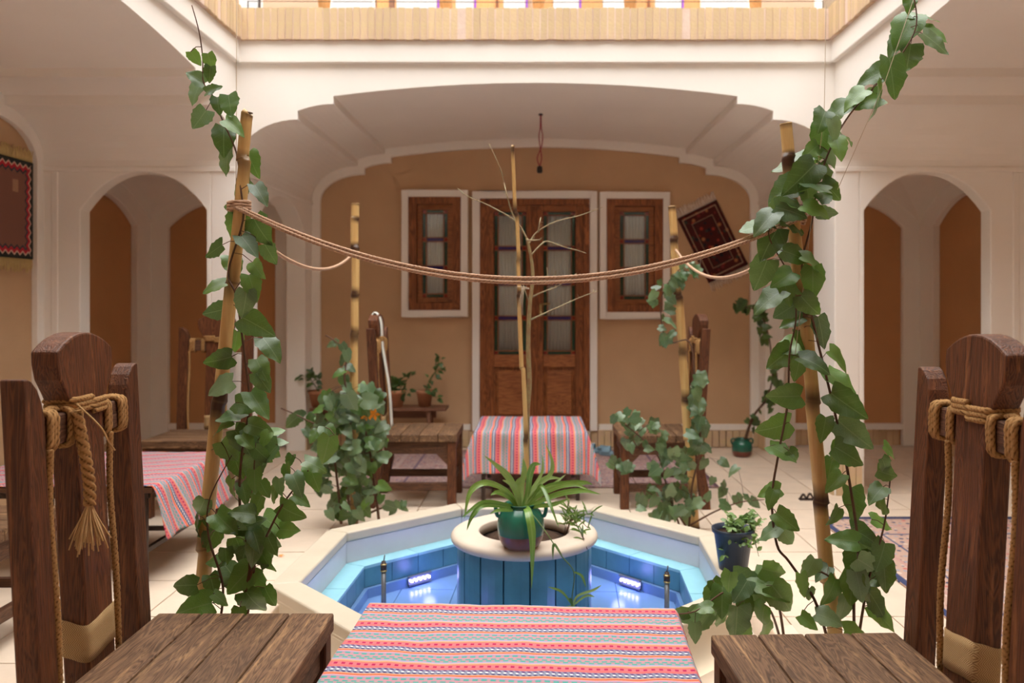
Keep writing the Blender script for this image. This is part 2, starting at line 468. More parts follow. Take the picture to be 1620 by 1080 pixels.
def rug_mat(name, field, cols, scale=26.0, border=None):
    """hand-knotted rug: UV in 0..1, several borders of small motifs round a field"""
    m, nt, p = new_mat(name)
    tc = nd(nt, 'ShaderNodeTexCoord')
    sp = nd(nt, 'ShaderNodeSeparateXYZ'); nt.links.new(tc.outputs['UV'], sp.inputs[0])
    vo = nd(nt, 'ShaderNodeTexVoronoi'); vo.inputs['Scale'].default_value = scale
    nt.links.new(tc.outputs['Object'], vo.inputs['Vector'])
    vs = nd(nt, 'ShaderNodeSeparateXYZ'); nt.links.new(vo.outputs['Color'], vs.inputs[0])
    cr = nd(nt, 'ShaderNodeValToRGB'); cr.color_ramp.interpolation = 'CONSTANT'
    el = cr.color_ramp.elements
    el[0].color = c4(cols[0]); el[1].position = 1.0 / len(cols); el[1].color = c4(cols[1])
    for i, c in enumerate(cols[2:]):
        e = el.new((i + 2) / len(cols)); e.color = c4(c)
    nt.links.new(vs.outputs[0], cr.inputs[0])
    dots = maprange(nt, vo.outputs['Distance'], 0.30, 0.42, 1.0, 0.0)
    col = mix_(nt, dots, field, cr.outputs[0])
    if border:
        ex = math_(nt, 'MINIMUM', sp.outputs[0], math_(nt, 'SUBTRACT', 1.0, sp.outputs[0]))
        ey = math_(nt, 'MINIMUM', sp.outputs[1], math_(nt, 'SUBTRACT', 1.0, sp.outputs[1]))
        for a, b, c in border:
            e = math_(nt, 'MINIMUM', ex, math_(nt, 'MULTIPLY', ey, 1.5))
            k = math_(nt, 'MULTIPLY', math_(nt, 'GREATER_THAN', e, a), math_(nt, 'LESS_THAN', e, b))
            col = mix_(nt, k, col, c)
    nt.links.new(col, p.inputs['Base Color'])
    p.inputs['Roughness'].default_value = 0.95
    p.inputs['Specular IOR Level'].default_value = 0.05
    bump_(nt, p, noise_(nt, tc.outputs['Object'], 220, 3), 0.4, 0.002)
    return m

# ------------------------------------------------------------------ architecture
HALF = 1.92            # half width of the square court
CYC = 3.35             # its centre along the view
YF, YN = CYC + HALF, CYC - HALF
YB = 7.10              # rear wall of the far recess
XS = 3.19              # rear walls of the side recesses
ZT = 2.765             # top of the plaster facades

def profile(h, o=0.0):
    """stepped arch from left spring to right spring (o = inset)"""
    L = []
    for i in range(13):
        t = pi / 2 * i / 12
        L.append((-h + o + (0.395 - o * .2) * (1 - cos(t)), 2.11 + (0.30 - o) * sin(t)))
    x1, x2 = -h + 0.395 + o * .8, -h + 0.625 + o * .8
    for i in range(7):
        t = i / 6
        L.append((x1 + (x2 - x1) * t, 2.465 - o + 0.045 * (1 - (1 - t) ** 2)))
    for i in range(15):
        t = i / 14
        x = x2 * (1 - t)
        L.append((x, 2.56 - o + 0.085 * (1 - (1 - t) ** 2)))
    R = [(-x, z) for x, z in reversed(L[:-1])]
    return L + R

def seg_arch(a0, a1, spring, rise, n=20, p=2.3):
    c, h = (a0 + a1) / 2, (a1 - a0) / 2
    return [(c + h * (-1 + 2 * i / n), spring + rise * (1 - abs(-1 + 2 * i / n) ** p)) for i in range(n + 1)]

def holed(a0, a1, b0, b1, arch):
    """rectangle with an arched doorway cut from its foot; arch runs a-ascending"""
    return [(a0, b0), (a0, b1), (a1, b1), (a1, b0), (arch[-1][0], b0)] + list(reversed(arch)) + [(arch[0][0], b0)]

def struct(name, mb, m, label, cat, bevel=0.0):
    o = mb.build(name, m, None, bevel)
    return tag(o, label, cat, None, 'structure')

# floor: bed plus individual slabs
fb = MB().box(-3.6, 3.6, -0.7, 7.3, -0.30, -0.012)
# leave a hole for the pool basin by building the bed from strips
fb = MB()
for x0, x1, y0, y1 in ((-3.6, -1.02, -0.7, 7.3), (0.88, 3.6, -0.7, 7.3), (-1.02, 0.88, -0.7, 2.42), (-1.02, 0.88, 4.25, 7.3)):
    fb.box(x0, x1, y0, y1, -0.30, -0.010)
floor = struct('floor', fb, M['grout'], 'pale beige stone slab floor of the courtyard', 'floor')
TS = 0.42
def in_pool(x, y):
    return -1.0 < x < 0.86 and 2.44 < y < 4.22
tile_me = MB().box(-TS / 2 + .003, TS / 2 - .003, -TS / 2 + .003, TS / 2 - .003, -0.02, 0.0).mesh('slab', M['tile'])
for i in range(-8, 9):
    for j in range(2, 17):
        x, y = i * TS - 0.07, j * TS + 0.08
        if y > YB - 0.1 + TS / 2 or abs(x) > 3.4: continue
        if abs(x) < 2.0 and y < YN - 0.9: continue
        # keep slabs clear of the octagonal basin
        dx, dy = abs(x + 0.075), abs(y - 3.33)
        if dx < 0.89 + TS * .5 - 0.08 and dy < 0.89 + TS * .5 - 0.08:
            # border slabs are cut to the basin's square
            mb = MB()
            bx0, bx1, by0, by1 = x - TS / 2 + .003, x + TS / 2 - .003, y - TS / 2 + .003, y + TS / 2 - .003
            hx0, hx1, hy0, hy1 = -0.965, 0.815, 2.44, 4.22
            if bx0 > hx0 and bx1 < hx1 and by0 > hy0 and by1 < hy1: continue
            if bx0 < hx0 < bx1: mb.box(bx0, hx0, by0, by1, -0.02, 0)
            if bx0 < hx1 < bx1: mb.box(hx1, bx1, by0, by1, -0.02, 0)
            xa, xb = max(bx0, hx0), min(bx1, hx1)
            if xb > xa:
                if by0 < hy0 < by1: mb.box(xa, xb, by0, hy0, -0.02, 0)
                if by0 < hy1 < by1: mb.box(xa, xb, hy1, by1, -0.02, 0)
                if by1 <= hy0 or by0 >= hy1: mb.box(xa, xb, by0, by1, -0.02, 0)
            if mb.v: mb.build('slab', M['tile'], floor)
        else:
            o = link('slab', tile_me, floor, (x, y, 0))
            o.rotation_euler = (random.uniform(-.002, .002), random.uniform(-.002, .002), 0)

# far recess (rear wall, vault, side walls with openings to the corner chambers)
wb = struct('wall_back', MB().box(-1.98, 1.98, YB, YB + 0.14, 0.0, ZT), M['mud'], 'tan straw-clay rear wall of the deep vaulted recess', 'wall')
P = profile(HALF); PI_ = profile(HALF, 0.07)
ring = MB().prism([(-HALF, 0.0)] + P + [(HALF, 0.0), (HALF - .07, 0.0)] + list(reversed([(x, z) for x, z in PI_])) + [(-HALF + .07, 0.0)], YB - 0.045, YB - 0.001, 'y')
ring.build('arch_border', M['plaster'], wb, 0.004)
vault = MB().prism(P + [(HALF, ZT), (-HALF, ZT)], YF, YB, 'y', False)
struct('ceiling', vault, M['plaster'], 'white stepped arch and vault over the deep far recess', 'ceiling')
for o_, n in ((0.625, 'a'), (0.395, 'b')):
    pass
for sgn, nm in ((-1, 'left'), (1, 'right')):
    sw = MB()
    arch = seg_arch(5.68, 6.86, 1.80, 0.24)
    pts = holed(YF, YB + 0.05, 0.0, ZT, arch)
    x0, x1 = sorted((sgn * HALF, sgn * (HALF + 0.16)))
    sw.prism(pts, x0, x1, 'x')
    s = struct('wall_inner_' + nm, sw, M['plaster'], 'white side wall of the far recess pierced by an arched opening, %s' % ('behind the vine with the dark wall rug' if nm == 'left' else 'beside the green glazed floor pot'), 'wall', 0.006)
    # low raised moulding on the spring line
    MB().box(*sorted((sgn * (HALF - .012), sgn * HALF)), YF + .02, YB - .05, 2.075, 2.105).build('spring_moulding', M['plaster'], s, 0.004)
    # wall at the end of the side recess with an arch to the corner chamber
    ew = MB()
    arch = seg_arch(2.11, 2.92, 1.83, 0.245)
    pts = [(sgn * a, b) for a, b in holed(HALF + 0.16, 3.40, 0.0, ZT, arch)]
    ew.prism(pts, YF, YF + 0.12, 'y')
    e = struct('wall_end_' + nm, ew, M['plaster'], 'white end wall of the side recess with an arch into the corner chamber, %s' % ('next to the zigzag wall rug' if nm == 'left' else 'behind the tall rope chair'), 'wall', 0.006)
    MB().box(*sorted((sgn * (HALF + .0), sgn * 3.2)), YF - 0.012, YF, 2.075, 2.105).build('spring_moulding', M['plaster'], e, 0.004)
    MB().box(*sorted((sgn * 3.06, sgn * 3.10)), YF - 0.010, YF, 0.0, 2.075).build('pilaster_strip', M['plaster'], e, 0.004)
    # chamber: brown walls with white arched frames in front
    cb = struct('wall_chamber_' + nm, MB().box(*sorted((sgn * 2.08, sgn * 3.46)), YB + .06, YB + .14, 0, 2.5)
                .box(*sorted((sgn * 3.38, sgn * 3.46)), YF + .12, YB + .06, 0, 2.5), M['mud2'],
                'dark brown clay niches of the corner chamber, %s' % ('behind the chair at the blanket-covered bench table' if nm == 'left' else 'behind the tall right hand rope chair'), 'wall')
    fr = MB()
    pts = [(sgn * a, b) for a, b in holed(2.08, 3.38, 0.0, 2.45, seg_arch(2.25, 3.18, 1.89, 0.21))]
    fr.prism(pts, YB, YB + 0.058, 'y')
    pts = holed(YF + .12, YB, 0.0, 2.45, seg_arch(5.66, 6.86, 1.88, 0.21))
    fr.prism(pts, *sorted((sgn * 3.32, sgn * 3.378)), 'x')
    fr.build('niche_frame', M['plaster'], cb, 0.006)
    bb = MB().box(*sorted((sgn * 2.25, sgn * 3.18)), YB + .01, YB + .058, 0.14, 0.19)
    bb.box(*sorted((sgn * 3.34, sgn * 3.378)), 5.66, 6.86, 0.14, 0.19)
    bb.build('skirting_strip', M['plaster'], cb)
    # groin ceiling
    g = MB(); N = 18; vs = []; fs = []
    def fa(t): return 1.93 + 0.30 * (1 - abs(t) ** 2.2)
    for i in range(N + 1):
        for j in range(N + 1):
            a, b = -1 + 2 * i / N, -1 + 2 * j / N
            vs.append((sgn * (2.70 + 0.62 * a), (YF + .12 + YB) / 2 + b * (YB - YF - .12) / 2, max(fa(a), fa(b)) ))
    for i in range(N):
        for j in range(N):
            k = i * (N + 1) + j
            fs.append((k, k + 1, k + N + 2, k + N + 1))
    g.add(vs, fs, False)
    o = struct('ceiling_chamber_' + nm, g, M['plaster'], 'white groin vault of the corner chamber, %s' % ('over the chair beside the zigzag rug' if nm == 'left' else 'over the brown niches behind the right rope chair'), 'ceiling')
    sm = o.modifiers.new('thick', 'SOLIDIFY'); sm.thickness = 0.03; sm.offset = 1
    # side recess: vault along the court and clay rear wall
    sv = MB().prism([(CYC + a, b) for a, b in P] + [(YF, ZT), (YN, ZT)], *sorted((sgn * HALF, sgn * XS)), 'x')
    struct('ceiling_recess_' + nm, sv, M['plaster'], 'white stepped vault over the %s' % ('recess with the zigzag wall rug' if nm == 'left' else 'recess with the long floor rug'), 'ceiling')
    rw = struct('wall_' + nm, MB().box(*sorted((sgn * XS, sgn * (XS + .12))), YN - .1, YF, 0, ZT), M['mud'],
                'tan clay wall of the side recess %s' % ('carrying the zigzag rug' if nm == 'left' else 'beyond the long floor rug'), 'wall')
    rr = MB().prism([(YN, 0.0)] + [(CYC + a, b) for a, b in P] + [(YF, 0.0), (YF - .07, 0.0)] + [(CYC + a, b) for a, b in reversed(PI_)] + [(YN + .07, 0.0)],
                    *sorted((sgn * XS, sgn * (XS - .04))), 'x')
    rr.build('arch_border', M['plaster'], rw, 0.004)
    # near end of the side recess
    struct('wall_near_' + nm, MB().box(*sorted((sgn * HALF, sgn * 3.40)), YN - .14, YN, 0, ZT), M['plaster'],
           'white near end wall of the side recess on the %s of the viewer' % nm, 'wall')
    struct('wall_porch_' + nm, MB().box(*sorted((sgn * HALF, sgn * (HALF + .14))), -0.75, YN - .14, 0, ZT), M['plaster'],
           'white side wall of the porch the viewer stands in, %s side' % nm, 'wall')
# the porch the photograph is taken from
struct('ceiling_porch', MB().prism(P + [(HALF, ZT), (-HALF, ZT)], -0.75, YN, 'y'), M['plaster'], 'white vault of the porch opposite the far recess', 'ceiling')
struct('wall_porch_rear', MB().box(-HALF, HALF, -0.87, -0.75, 0, ZT), M['mud'], 'clay rear wall of the porch opposite the far recess', 'wall')

# storey slab round the court, cornice bands and brick parapet
sl = MB()
sl.box(-4.6, 4.6, YF, 8.6, ZT, 2.93).box(-4.6, 4.6, -1.0, YN, ZT, 2.93).box(-4.6, -HALF, YN, YF, ZT, 2.93).box(HALF, 4.6, YN, YF, ZT, 2.93)
struct('upper_floor', sl, M['plaster'], 'gallery floor slab of the upper storey round the court', 'floor')
BW = 0.0475
bk = MB().box(-BW / 2 + .0035, BW / 2 - .0035, -0.05, 0.05, 0, 0.20).mesh('brick', M['brick'])
for nm, ang, n_obj in (('far', 0, 999), ('left', 90, 36), ('right', -90, 36), ('near', 180, 0)):
    lab = {'far': 'white cornice band with upright buff brick parapet above the deep recess', 'left': 'white cornice band and brick parapet over the zigzag rug side',
           'right': 'white cornice band and brick parapet over the long floor rug side', 'near': 'white cornice and brick parapet over the viewer porch'}[nm]
    rot = Matrix.Translation((0, CYC, 0)) @ Matrix.Rotation(radians(ang), 4, 'Z')
    mb = MB().box(-HALF + .03, HALF - .03, HALF - .035, HALF + .05, ZT + .002, 2.905, rot)
    pr = struct('trim_' + nm, mb, M['plaster'], lab, 'parapet', 0.004)
    MB().box(-HALF + .045, HALF - .045, HALF - .0595, HALF + .04, 2.906, 3.098, rot).build('mortar_core', M['mortar'], pr)
    nb = int(2 * (HALF - .05) / BW)
    far = MB()
    for i in range(nb):
        x = -HALF + .05 + BW * (i + .5)
        # bricks of the side parapets are singled out where the photograph shows them
        idx = i if nm != 'left' else nb - 1 - i
        idx = i
        show = nm == 'far' or (nm == 'left' and i >= nb - 36) or (nm == 'right' and i < 36)
        if show:
            o = link('brick', bk, pr)
            o.matrix_basis = rot @ Matrix.Translation((x, HALF - .012 + random.uniform(-.004, .003), 2.905 + random.uniform(-.004, .002))) @ Matrix.Rotation(random.uniform(-.012, .012), 4, 'Y')
        else:
            far.box(x - BW / 2 + .0035, x + BW / 2 - .0035, HALF - .062, HALF + .03, 2.905, 3.105, rot)
    if far.v: tag(far.build('brick_course', M['brick'], pr), kind='stuff')

# brick plinth and white skirting along the rear wall; plinth bricks of the piers
sk = MB()
for a, b in ((-HALF + .07, -.56), (.545, HALF - .07)):
    sk.box(a, b, YB - .012, YB, 0.14, 0.19)
sk.build('skirting_strip', M['plaster'], wb)
pb = MB(); x = -HALF + .02
while x < HALF - .04:
    h = .137 + random.uniform(-.003, .003)
    pb.box(x, x + .052, YB - .05 - random.uniform(0, .004), YB - .001, 0, h); x += .058
tag(pb.build('plinth_brick', M['brick'], wb), kind='stuff')
pk = MB().box(-.024, .024, -.006, .006, 0, .215).mesh('brick', M['brick'])
for sgn, nm in ((-1, 'left'), (1, 'right')):
    par = bpy.data.objects['wall_inner_' + nm]
    pe = bpy.data.objects['wall_end_' + nm]
    for i in range(4):
        o = link('brick', pk, par, (sgn * (HALF + .026 + i * .042 * 1.0), YF - .007, random.uniform(0, .004)))
        o.scale = (.8, 1, 1)
    for i in range(4):   # inner face of the pier towards the recess
        o = link('brick', pk, par, (sgn * (HALF - .007), YF + .03 + i * .055, random.uniform(0, .004))); o.rotation_euler = (0, 0, pi / 2)
    for i in range(4):
        o = link('brick', pk, par, (sgn * (HALF - .007), 6.89 + i * .055, random.uniform(0, .004))); o.rotation_euler = (0, 0, pi / 2)
    cb = bpy.data.objects['wall_chamber_' + nm]
    for i in range(16):
        o = link('brick', pk, cb, (sgn * (2.28 + i * .057), YB + .045, 0)); o.scale = (1.05, 1, .63)
    for i in range(20):
        o = link('brick', pk, cb, (sgn * 3.365, 5.69 + i * .058, 0)); o.rotation_euler = (0, 0, pi / 2); o.scale = (1.05, 1, .63)

# upper storey behind the parapet: wall, honey-coloured door frames, curtained panes, turned balusters
UY = 7.4
uw = struct('wall_upper', MB().box(-4.4, 4.4, UY, UY + .12, 2.93, 7.8), plain('peach_plaster', (0.50, 0.335, 0.225), .8, .05, 2),
            'peach plaster wall of the upper gallery behind the brick parapet', 'wall')
struct('wall_upper_left', MB().box(-4.4, -4.28, -1.0, UY, 2.93, 7.8), M['upperdim'], 'unseen dark wall added above the zigzag rug side to limit sky light', 'wall')  # unseen gallery walls added; height and dark tone chosen to balance the light
struct('wall_upper_right', MB().box(4.28, 4.4, -1.0, UY, 2.93, 7.8), M['upperdim'], 'unseen dark wall added above the long floor rug side to limit sky light', 'wall')
struct('wall_upper_near', MB().box(-4.4, 4.4, -1.0, -0.88, 2.93, 7.8), M['upperdim'], 'unseen dark wall added above the viewer porch to limit sky light', 'wall')
def ux(px): return (px - CX) / FPX * UY
def upart(name, m, a, b, y0, y1, par, z0=2.95, z1=4.9):
    return MB().box(ux(a), ux(b), y0, y1, z0, z1).build(name, m, par)
for k, (fa_, fb_, panes, purples, lab) in enumerate([
        (598, 832, [(629, 692), (722, 750), (797, 831)], [753, 697, 788], 'honey wood glazed gallery door with a dark red lintel board'),
        (860, 1106, [(875, 915), (953, 992), (1035, 1076)], [868, 949, 1031, 1080], 'honey wood glazed gallery door with three white curtained panes')]):
    d = tag(upart('door_%d' % (k + 2), M['orange'], fa_, fb_, UY - .05, UY - .001, None), lab, 'door', None, 'structure')
    for a, b in panes:
        upart('pane', M['curtain2'], a, b, UY - .06, UY - .05, d, 3.3, 4.8)
        upart('purple_strip', M['purple'], b + 1, b + 4, UY - .058, UY - .05, d, 3.3, 4.8)
    upart('stile', M['door'], panes[-1][0] - 12, panes[-1][0] - 8, UY - .065, UY - .05, d)
for k, (a, b, lab) in enumerate([(386, 411, 'narrow white curtained gallery window at the corner by the thin string'), (528, 590, 'wide white curtained gallery door left of the honey wood door'),
                                 (1108, 1180, 'wide white curtained gallery door beyond the three-pane honey door')]):
    w = tag(upart('window_%d' % (k + 3), M['plaster'], a - 5, b + 5, UY - .04, UY - .001, None), lab, 'window', None, 'structure')
    upart('pane', M['curtain2'], a, b, UY - .05, UY - .04, w, 3.3, 4.8)
    upart('stile', M['iron'] if k == 0 else M['plaster'], b + 1, b + 4, UY - .055, UY - .04, w, 3.2, 4.85)
w = tag(upart('window_6', M['plaster'], 1288, 1340, UY - .04, UY - .001, None), 'grey-brown shuttered gallery window beside the right corner of the parapet', 'window', None, 'structure')
upart('shutter', plain('grey_brown_shutter', (.30, .22, .15), .7), 1299, 1333, UY - .06, UY - .04, w, 3.2, 4.8)
bal = MB().lathe([(.018, 0), (.040, .02), (.042, .05), (.022, .09), (.020, .16), (.040, .27), (.046, .36), (.036, .46), (.020, .52), (.034, .56), (.036, .62), (.020, .66), (.024, .80)], 14).mesh('baluster', M['orange'])
rail = thing('gallery_railing', 'wooden gallery railing of turned balusters and a dark rail above the brick parapet', 'railing', (0, YF + .16, 2.93), kind=None)
for px in (513, 705, 852, 997, 1195):
    link('baluster', bal, rail, ((px - CX) / FPX * (YF + .16), 0, 0))
MB().box(-1.9, 1.9, -.03, .03, .80, .85).build('handrail', M['doorx'], rail)
tag(MB().tube([(-1.85, YF + .02, 3.175), (0, YF + .02, 3.168), (1.85, YF + .02, 3.175)], .0022, 5).tube([(-1.85, YF + .02, 3.09), (-1.85, YF + .02, 3.178)], .004, 5).tube([(1.85, YF + .02, 3.09), (1.85, YF + .02, 3.178)], .004, 5)
    .build('parapet_wire', M['iron']), 'thin taut wire stretched just above the brick parapet', 'wire')
fr = thing('wooden_easy_chair', 'brown wooden chair frame standing on the gallery behind the parapet', 'chair', (ux(665) * .85, 6.3, 2.93))
cm = MB()
for a in (-.22, .22): 
    MB().box(a - .02, a + .02, -.02, .02, 0, .80).build('post', M['benchw'], fr)
MB().box(-.20, .20, -.015, .015, .68, .705).build('back_rail', M['benchw'], fr)
MB().box(-.22, .22, -.03, .40, .38, .42).build('seat', M['benchw'], fr)
for a in (-.2, .2): MB().box(a - .02, a + .02, .36, .40, 0, .38).build('leg', M['benchw'], fr)

# ------------------------------------------------------------------ door and windows in the rear wall
def wx(px): return (px - CX) / FPX * YB
def wz(py): return CAMZ + (CY - py) / FPX * YB

def rect_frame(x0, x1, z0, z1, w, y0, y1, bottom=True):
    mb = MB().box(x0, x0 + w, y0, y1, z0, z1).box(x1 - w, x1, y0, y1, z0, z1).box(x0 + w, x1 - w, y0, y1, z1 - w, z1)
    if bottom: mb.box(x0 + w, x1 - w, y0, y1, z0, z0 + w)
    return mb

def glazing(par, x0, x1, z0, z1, rows, yf):
    """lead-light: three columns (narrow coloured, wide clear, narrow coloured), rows of clear panes parted by blue bars"""
    mw = .0075; sw = .034; bar = .034
    xs = [x0, x0 + sw, x1 - sw, x1]
    mun = MB()
    for x in xs[1:3]: mun.box(x - mw / 2, x + mw / 2, yf - .012, yf + .010, z0, z1)
    end = .030
    zi0, zi1 = z0 + end, z1 - end
    ph = (zi1 - zi0 - bar * (rows - 1)) / rows
    zc = [(z0, zi0, 'g')]
    z = zi0
    for r in range(rows):
        zc.append((z, z + ph, 'c')); z += ph
        if r < rows - 1: zc.append((z, z + bar, 'b')); z += bar
    zc.append((zi1, z1, 'g'))
    for a, b, k in zc[1:]:
        mun.box(x0, x1, yf - .012, yf + .010, a - mw / 2, a + mw / 2)
    mun.build('muntin', M['muntin'], par)
    for a, b, k in zc:
        mid = {'g': M['greenglass'], 'c': M['glass'], 'b': M['blueglass']}[k]
        side = {'g': M['redglass'], 'c': M['greenglass'], 'b': M['redglass']}[k]
        for i, m in ((0, side), (1, mid), (2, side)):
            MB().box(xs[i] + mw / 2, xs[i + 1] - mw / 2, yf, yf + .004, a + mw / 2, b - mw / 2).build('pane', m, par)

def curtain(par, x0, x1, z0, z1, y):
    n = 40; rings = []
    pts0 = [(x0 + (x1 - x0) * i / n, y + .010 * sin(i * 1.25 + .6 * sin(i * .37))) for i in range(n + 1)]
    mb = MB()
    mb.loft([[Vector((a + .004 * sin(zz * 9 + a * 30), b, zz)) for a, b in pts0] for zz in (z0, (z0 + z1) / 2, z1)], False, False, True)
    o = mb.build('curtain', M['curtain'], par)
    s = o.modifiers.new('thick', 'SOLIDIFY'); s.thickness = .002
    return o

# double door: everything sits on the face of the clay wall, frame depth 6 cm
X0, X1, Z0, Z1 = wx(748), wx(944), .14, wz(304)
d = thing('door_1', 'carved brown double door with coloured glass strips and white curtains', 'door', (0, 0, 0), kind='structure')
rect_frame(X0, X1, Z0, Z1, .062, YB - .075, YB, False).build('white_surround', M['plaster'], d, .004)
fx0, fx1, fz1 = X0 + .062, X1 - .062, Z1 - .062
rect_frame(fx0, fx1, Z0, fz1, .055, YB - .066, YB - .001, False).build('frame', M['door'], d, .004)
MB().box(fx0, fx1, YB - .10, YB, .02, Z0).build('sill', M['cream'], d, .004)
MB().box(fx0 + .05, fx1 - .05, YB - .006, YB - .001, Z0, fz1 - .05).build('backing', M['black'], d)
lx0, lx1 = fx0 + .055, fx1 - .055
mid = wx(846)
for a, b in ((lx0, mid - .004), (mid + .004, lx1)):
    lf = thing('door_leaf', None, None)
    lf.parent = d
    y0, y1 = YB - .055, YB - .018
    st = .070
    zt = fz1 - .055
    gz0, gz1 = wz(560), wz(336)
    MB().box(a, a + st, y0, y1, Z0, zt).build('stile', M['door'], lf, .004)
    MB().box(b - st, b, y0, y1, Z0, zt).build('stile', M['door'], lf, .004)
    for z0, z1 in ((Z0, Z0 + .10), (wz(580), gz0), (gz1, zt)):
        MB().box(a + st, b - st, y0 + .002, y1, z0, z1).build('rail', M['doorx'], lf, .004)
    pz0, pz1 = Z0 + .10, wz(580)
    MB().box(a + st, b - st, y0 + .026, y1, pz0, pz1).build('panel', M['door'], lf)
    MB().box(a + st + .025, b - st - .025, y0 + .008, y0 + .028, pz0 + .03, pz1 - .03).build('raised_field', M['doorx'], lf, .016, 1)
    glazing(lf, a + st, b - st, gz0, gz1, 4, YB - .040)
    curtain(lf, a + st + .02, b - st - .02, gz0 + .02, gz1 - .015, YB - .020)
MB().box(mid - .022, mid + .022, YB - .068, YB - .054, Z0 + .01, fz1 - .06).build('meeting_stile', M['door'], d, .004)
hd = MB().box(mid + .04, mid + .06, YB - .060, YB - .055, wz(500), wz(480)).tube([(mid + .05, YB - .06, wz(481)), (mid + .05, YB - .085, wz(481)), (mid + .13, YB - .088, wz(480))], .007, 8)
hd.build('handle', M['brass'], d)

for k, (a, b, t, bt, lab) in enumerate([(637, 741, 302, 501, 'narrow wooden window with coloured glass, above the flower pot bench'),
                                        (948, 1058, 305, 504, 'narrow wooden window with coloured glass, next to the hanging red rug')]):
    w = thing('window_%d' % (k + 1), lab, 'window', kind='structure')
    X0, X1, Z0, Z1 = wx(a), wx(b), wz(bt), wz(t)
    rect_frame(X0, X1, Z0, Z1, .058, YB - .072, YB).build('white_surround', M['plaster'], w, .004)
    x0, x1, z0, z1 = X0 + .058, X1 - .058, Z0 + .05, Z1 - .05
    rect_frame(x0, x1, z0, z1, .072, YB - .066, YB - .001).build('window_frame', M['door'], w, .004)
    x0 += .072; x1 -= .072; z0 += .072; z1 -= .072
    rect_frame(x0, x1, z0, z1, .045, YB - .036, YB - .004).build('sash', M['doorx'], w, .004)
    x0 += .045; x1 -= .045; z0 += .045; z1 -= .045
    MB().box(x0 - .02, x1 + .02, YB - .004, YB - .001, z0 - .02, z1 + .02).build('backing', M['black'], w)
    glazing(w, x0, x1, z0, z1, 3, YB - .026)
    curtain(w, x0 + .015, x1 - .015, z0 + .01, z1 - .01, YB - .013)

# ------------------------------------------------------------------ octagonal pool
PC = Vector((-0.075, 3.33, 0))
PR = radians(-2.2)
pool = thing('octagonal_pool', 'octagonal pool with a cream stone rim and blue tiled basin', 'pool', PC, PR)
def octa(r):
    """vertices of an octagon with flat sides towards the axes, r = half width"""
    a = r * math.tan(pi / 8)
    return [(r, -a), (r, a), (a, r), (-a, r), (-r, a), (-r, -a), (-a, -r), (a, -r)]
RO, RI, RL = 0.885, 0.785, 0.695
ZR, ZL, ZF = 0.205, 0.065, -0.075
def octring(r0, r1, k):
    A, B = octa(r0), octa(r1)
    j = (k + 1) % 8
    return [A[k], A[j], B[j], B[k]]
def shrink(pts, e):
    c = (sum(p[0] for p in pts) / 4, sum(p[1] for p in pts) / 4)
    out = []
    for p in pts:
        d_ = hypot(p[0] - c[0], p[1] - c[1])
        out.append((c[0] + (p[0] - c[0]) * (1 - e / d_), c[1] + (p[1] - c[1]) * (1 - e / d_)))
    return out
core = MB()
for k in range(8):
    core.prism(octring(RO - .035, RI + .012, k), -.02, ZR - .03, 'z')
core.build('rim_core', M['cream'], pool)
lc = MB()
for k in range(8):
    lc.prism(octring(RI + .012, RL + .012, k), -.12, ZL - .006, 'z')
lc.build('ledge_core', M['darkgrout'], pool)
for k in range(8):
    # coping stones with a bullnose and a lower moulding
    o = MB().prism(shrink(octring(RO, RI - .004, k), .0015), ZR - .045, ZR, 'z').build('coping_stone', M['cream'], pool, .009, 3)
    MB().prism(shrink(octring(RO - .012, RO - .04, k), .0015), ZR - .062, ZR - .046, 'z').build('coping_moulding', M['cream'], pool, .004)
    MB().prism(shrink(octring(RI + .012, RI, k), .0012), ZL, ZR - .045, 'z').build('marble_slab', M['marble'], pool)
    A = octa(RI); j = (k + 1) % 8
    # ledge tiles: two a side
    q = octring(RI, RL, k)
    def lerp2(p, r, t): return (p[0] + (r[0] - p[0]) * t, p[1] + (r[1] - p[1]) * t)
    for i in range(2):
        t0, t1 = i / 2, (i + 1) / 2
        t = [lerp2(q[0], q[1], t0), lerp2(q[0], q[1], t1), lerp2(q[3], q[2], t1), lerp2(q[3], q[2], t0)]
        MB().prism(shrink(t, .0015), ZL - .012, ZL, 'z').build('ledge_tile', M['cyan'], pool)
    # wall tiles of the basin: four a side
    q = octring(RL + .012, RL, k)
    for i in range(4):
        t0, t1 = i / 4, (i + 1) / 4
        t = [lerp2(q[0], q[1], t0), lerp2(q[0], q[1], t1), lerp2(q[3], q[2], t1), lerp2(q[3], q[2], t0)]
        MB().prism(shrink(t, .0015), ZF + .045, ZL - .013, 'z').build('wall_tile', M['bluetile'], pool)
    q = octring(RL, RL - .018, k)
    MB().prism(shrink(q, .001), ZF, ZF + .043, 'z').build('skirting_tile', M['poolfloor'], pool)
MB().prism(octa(RL + .012), ZF - .03, ZF - .006, 'z').build('basin_floor', M['darkgrout'], pool)
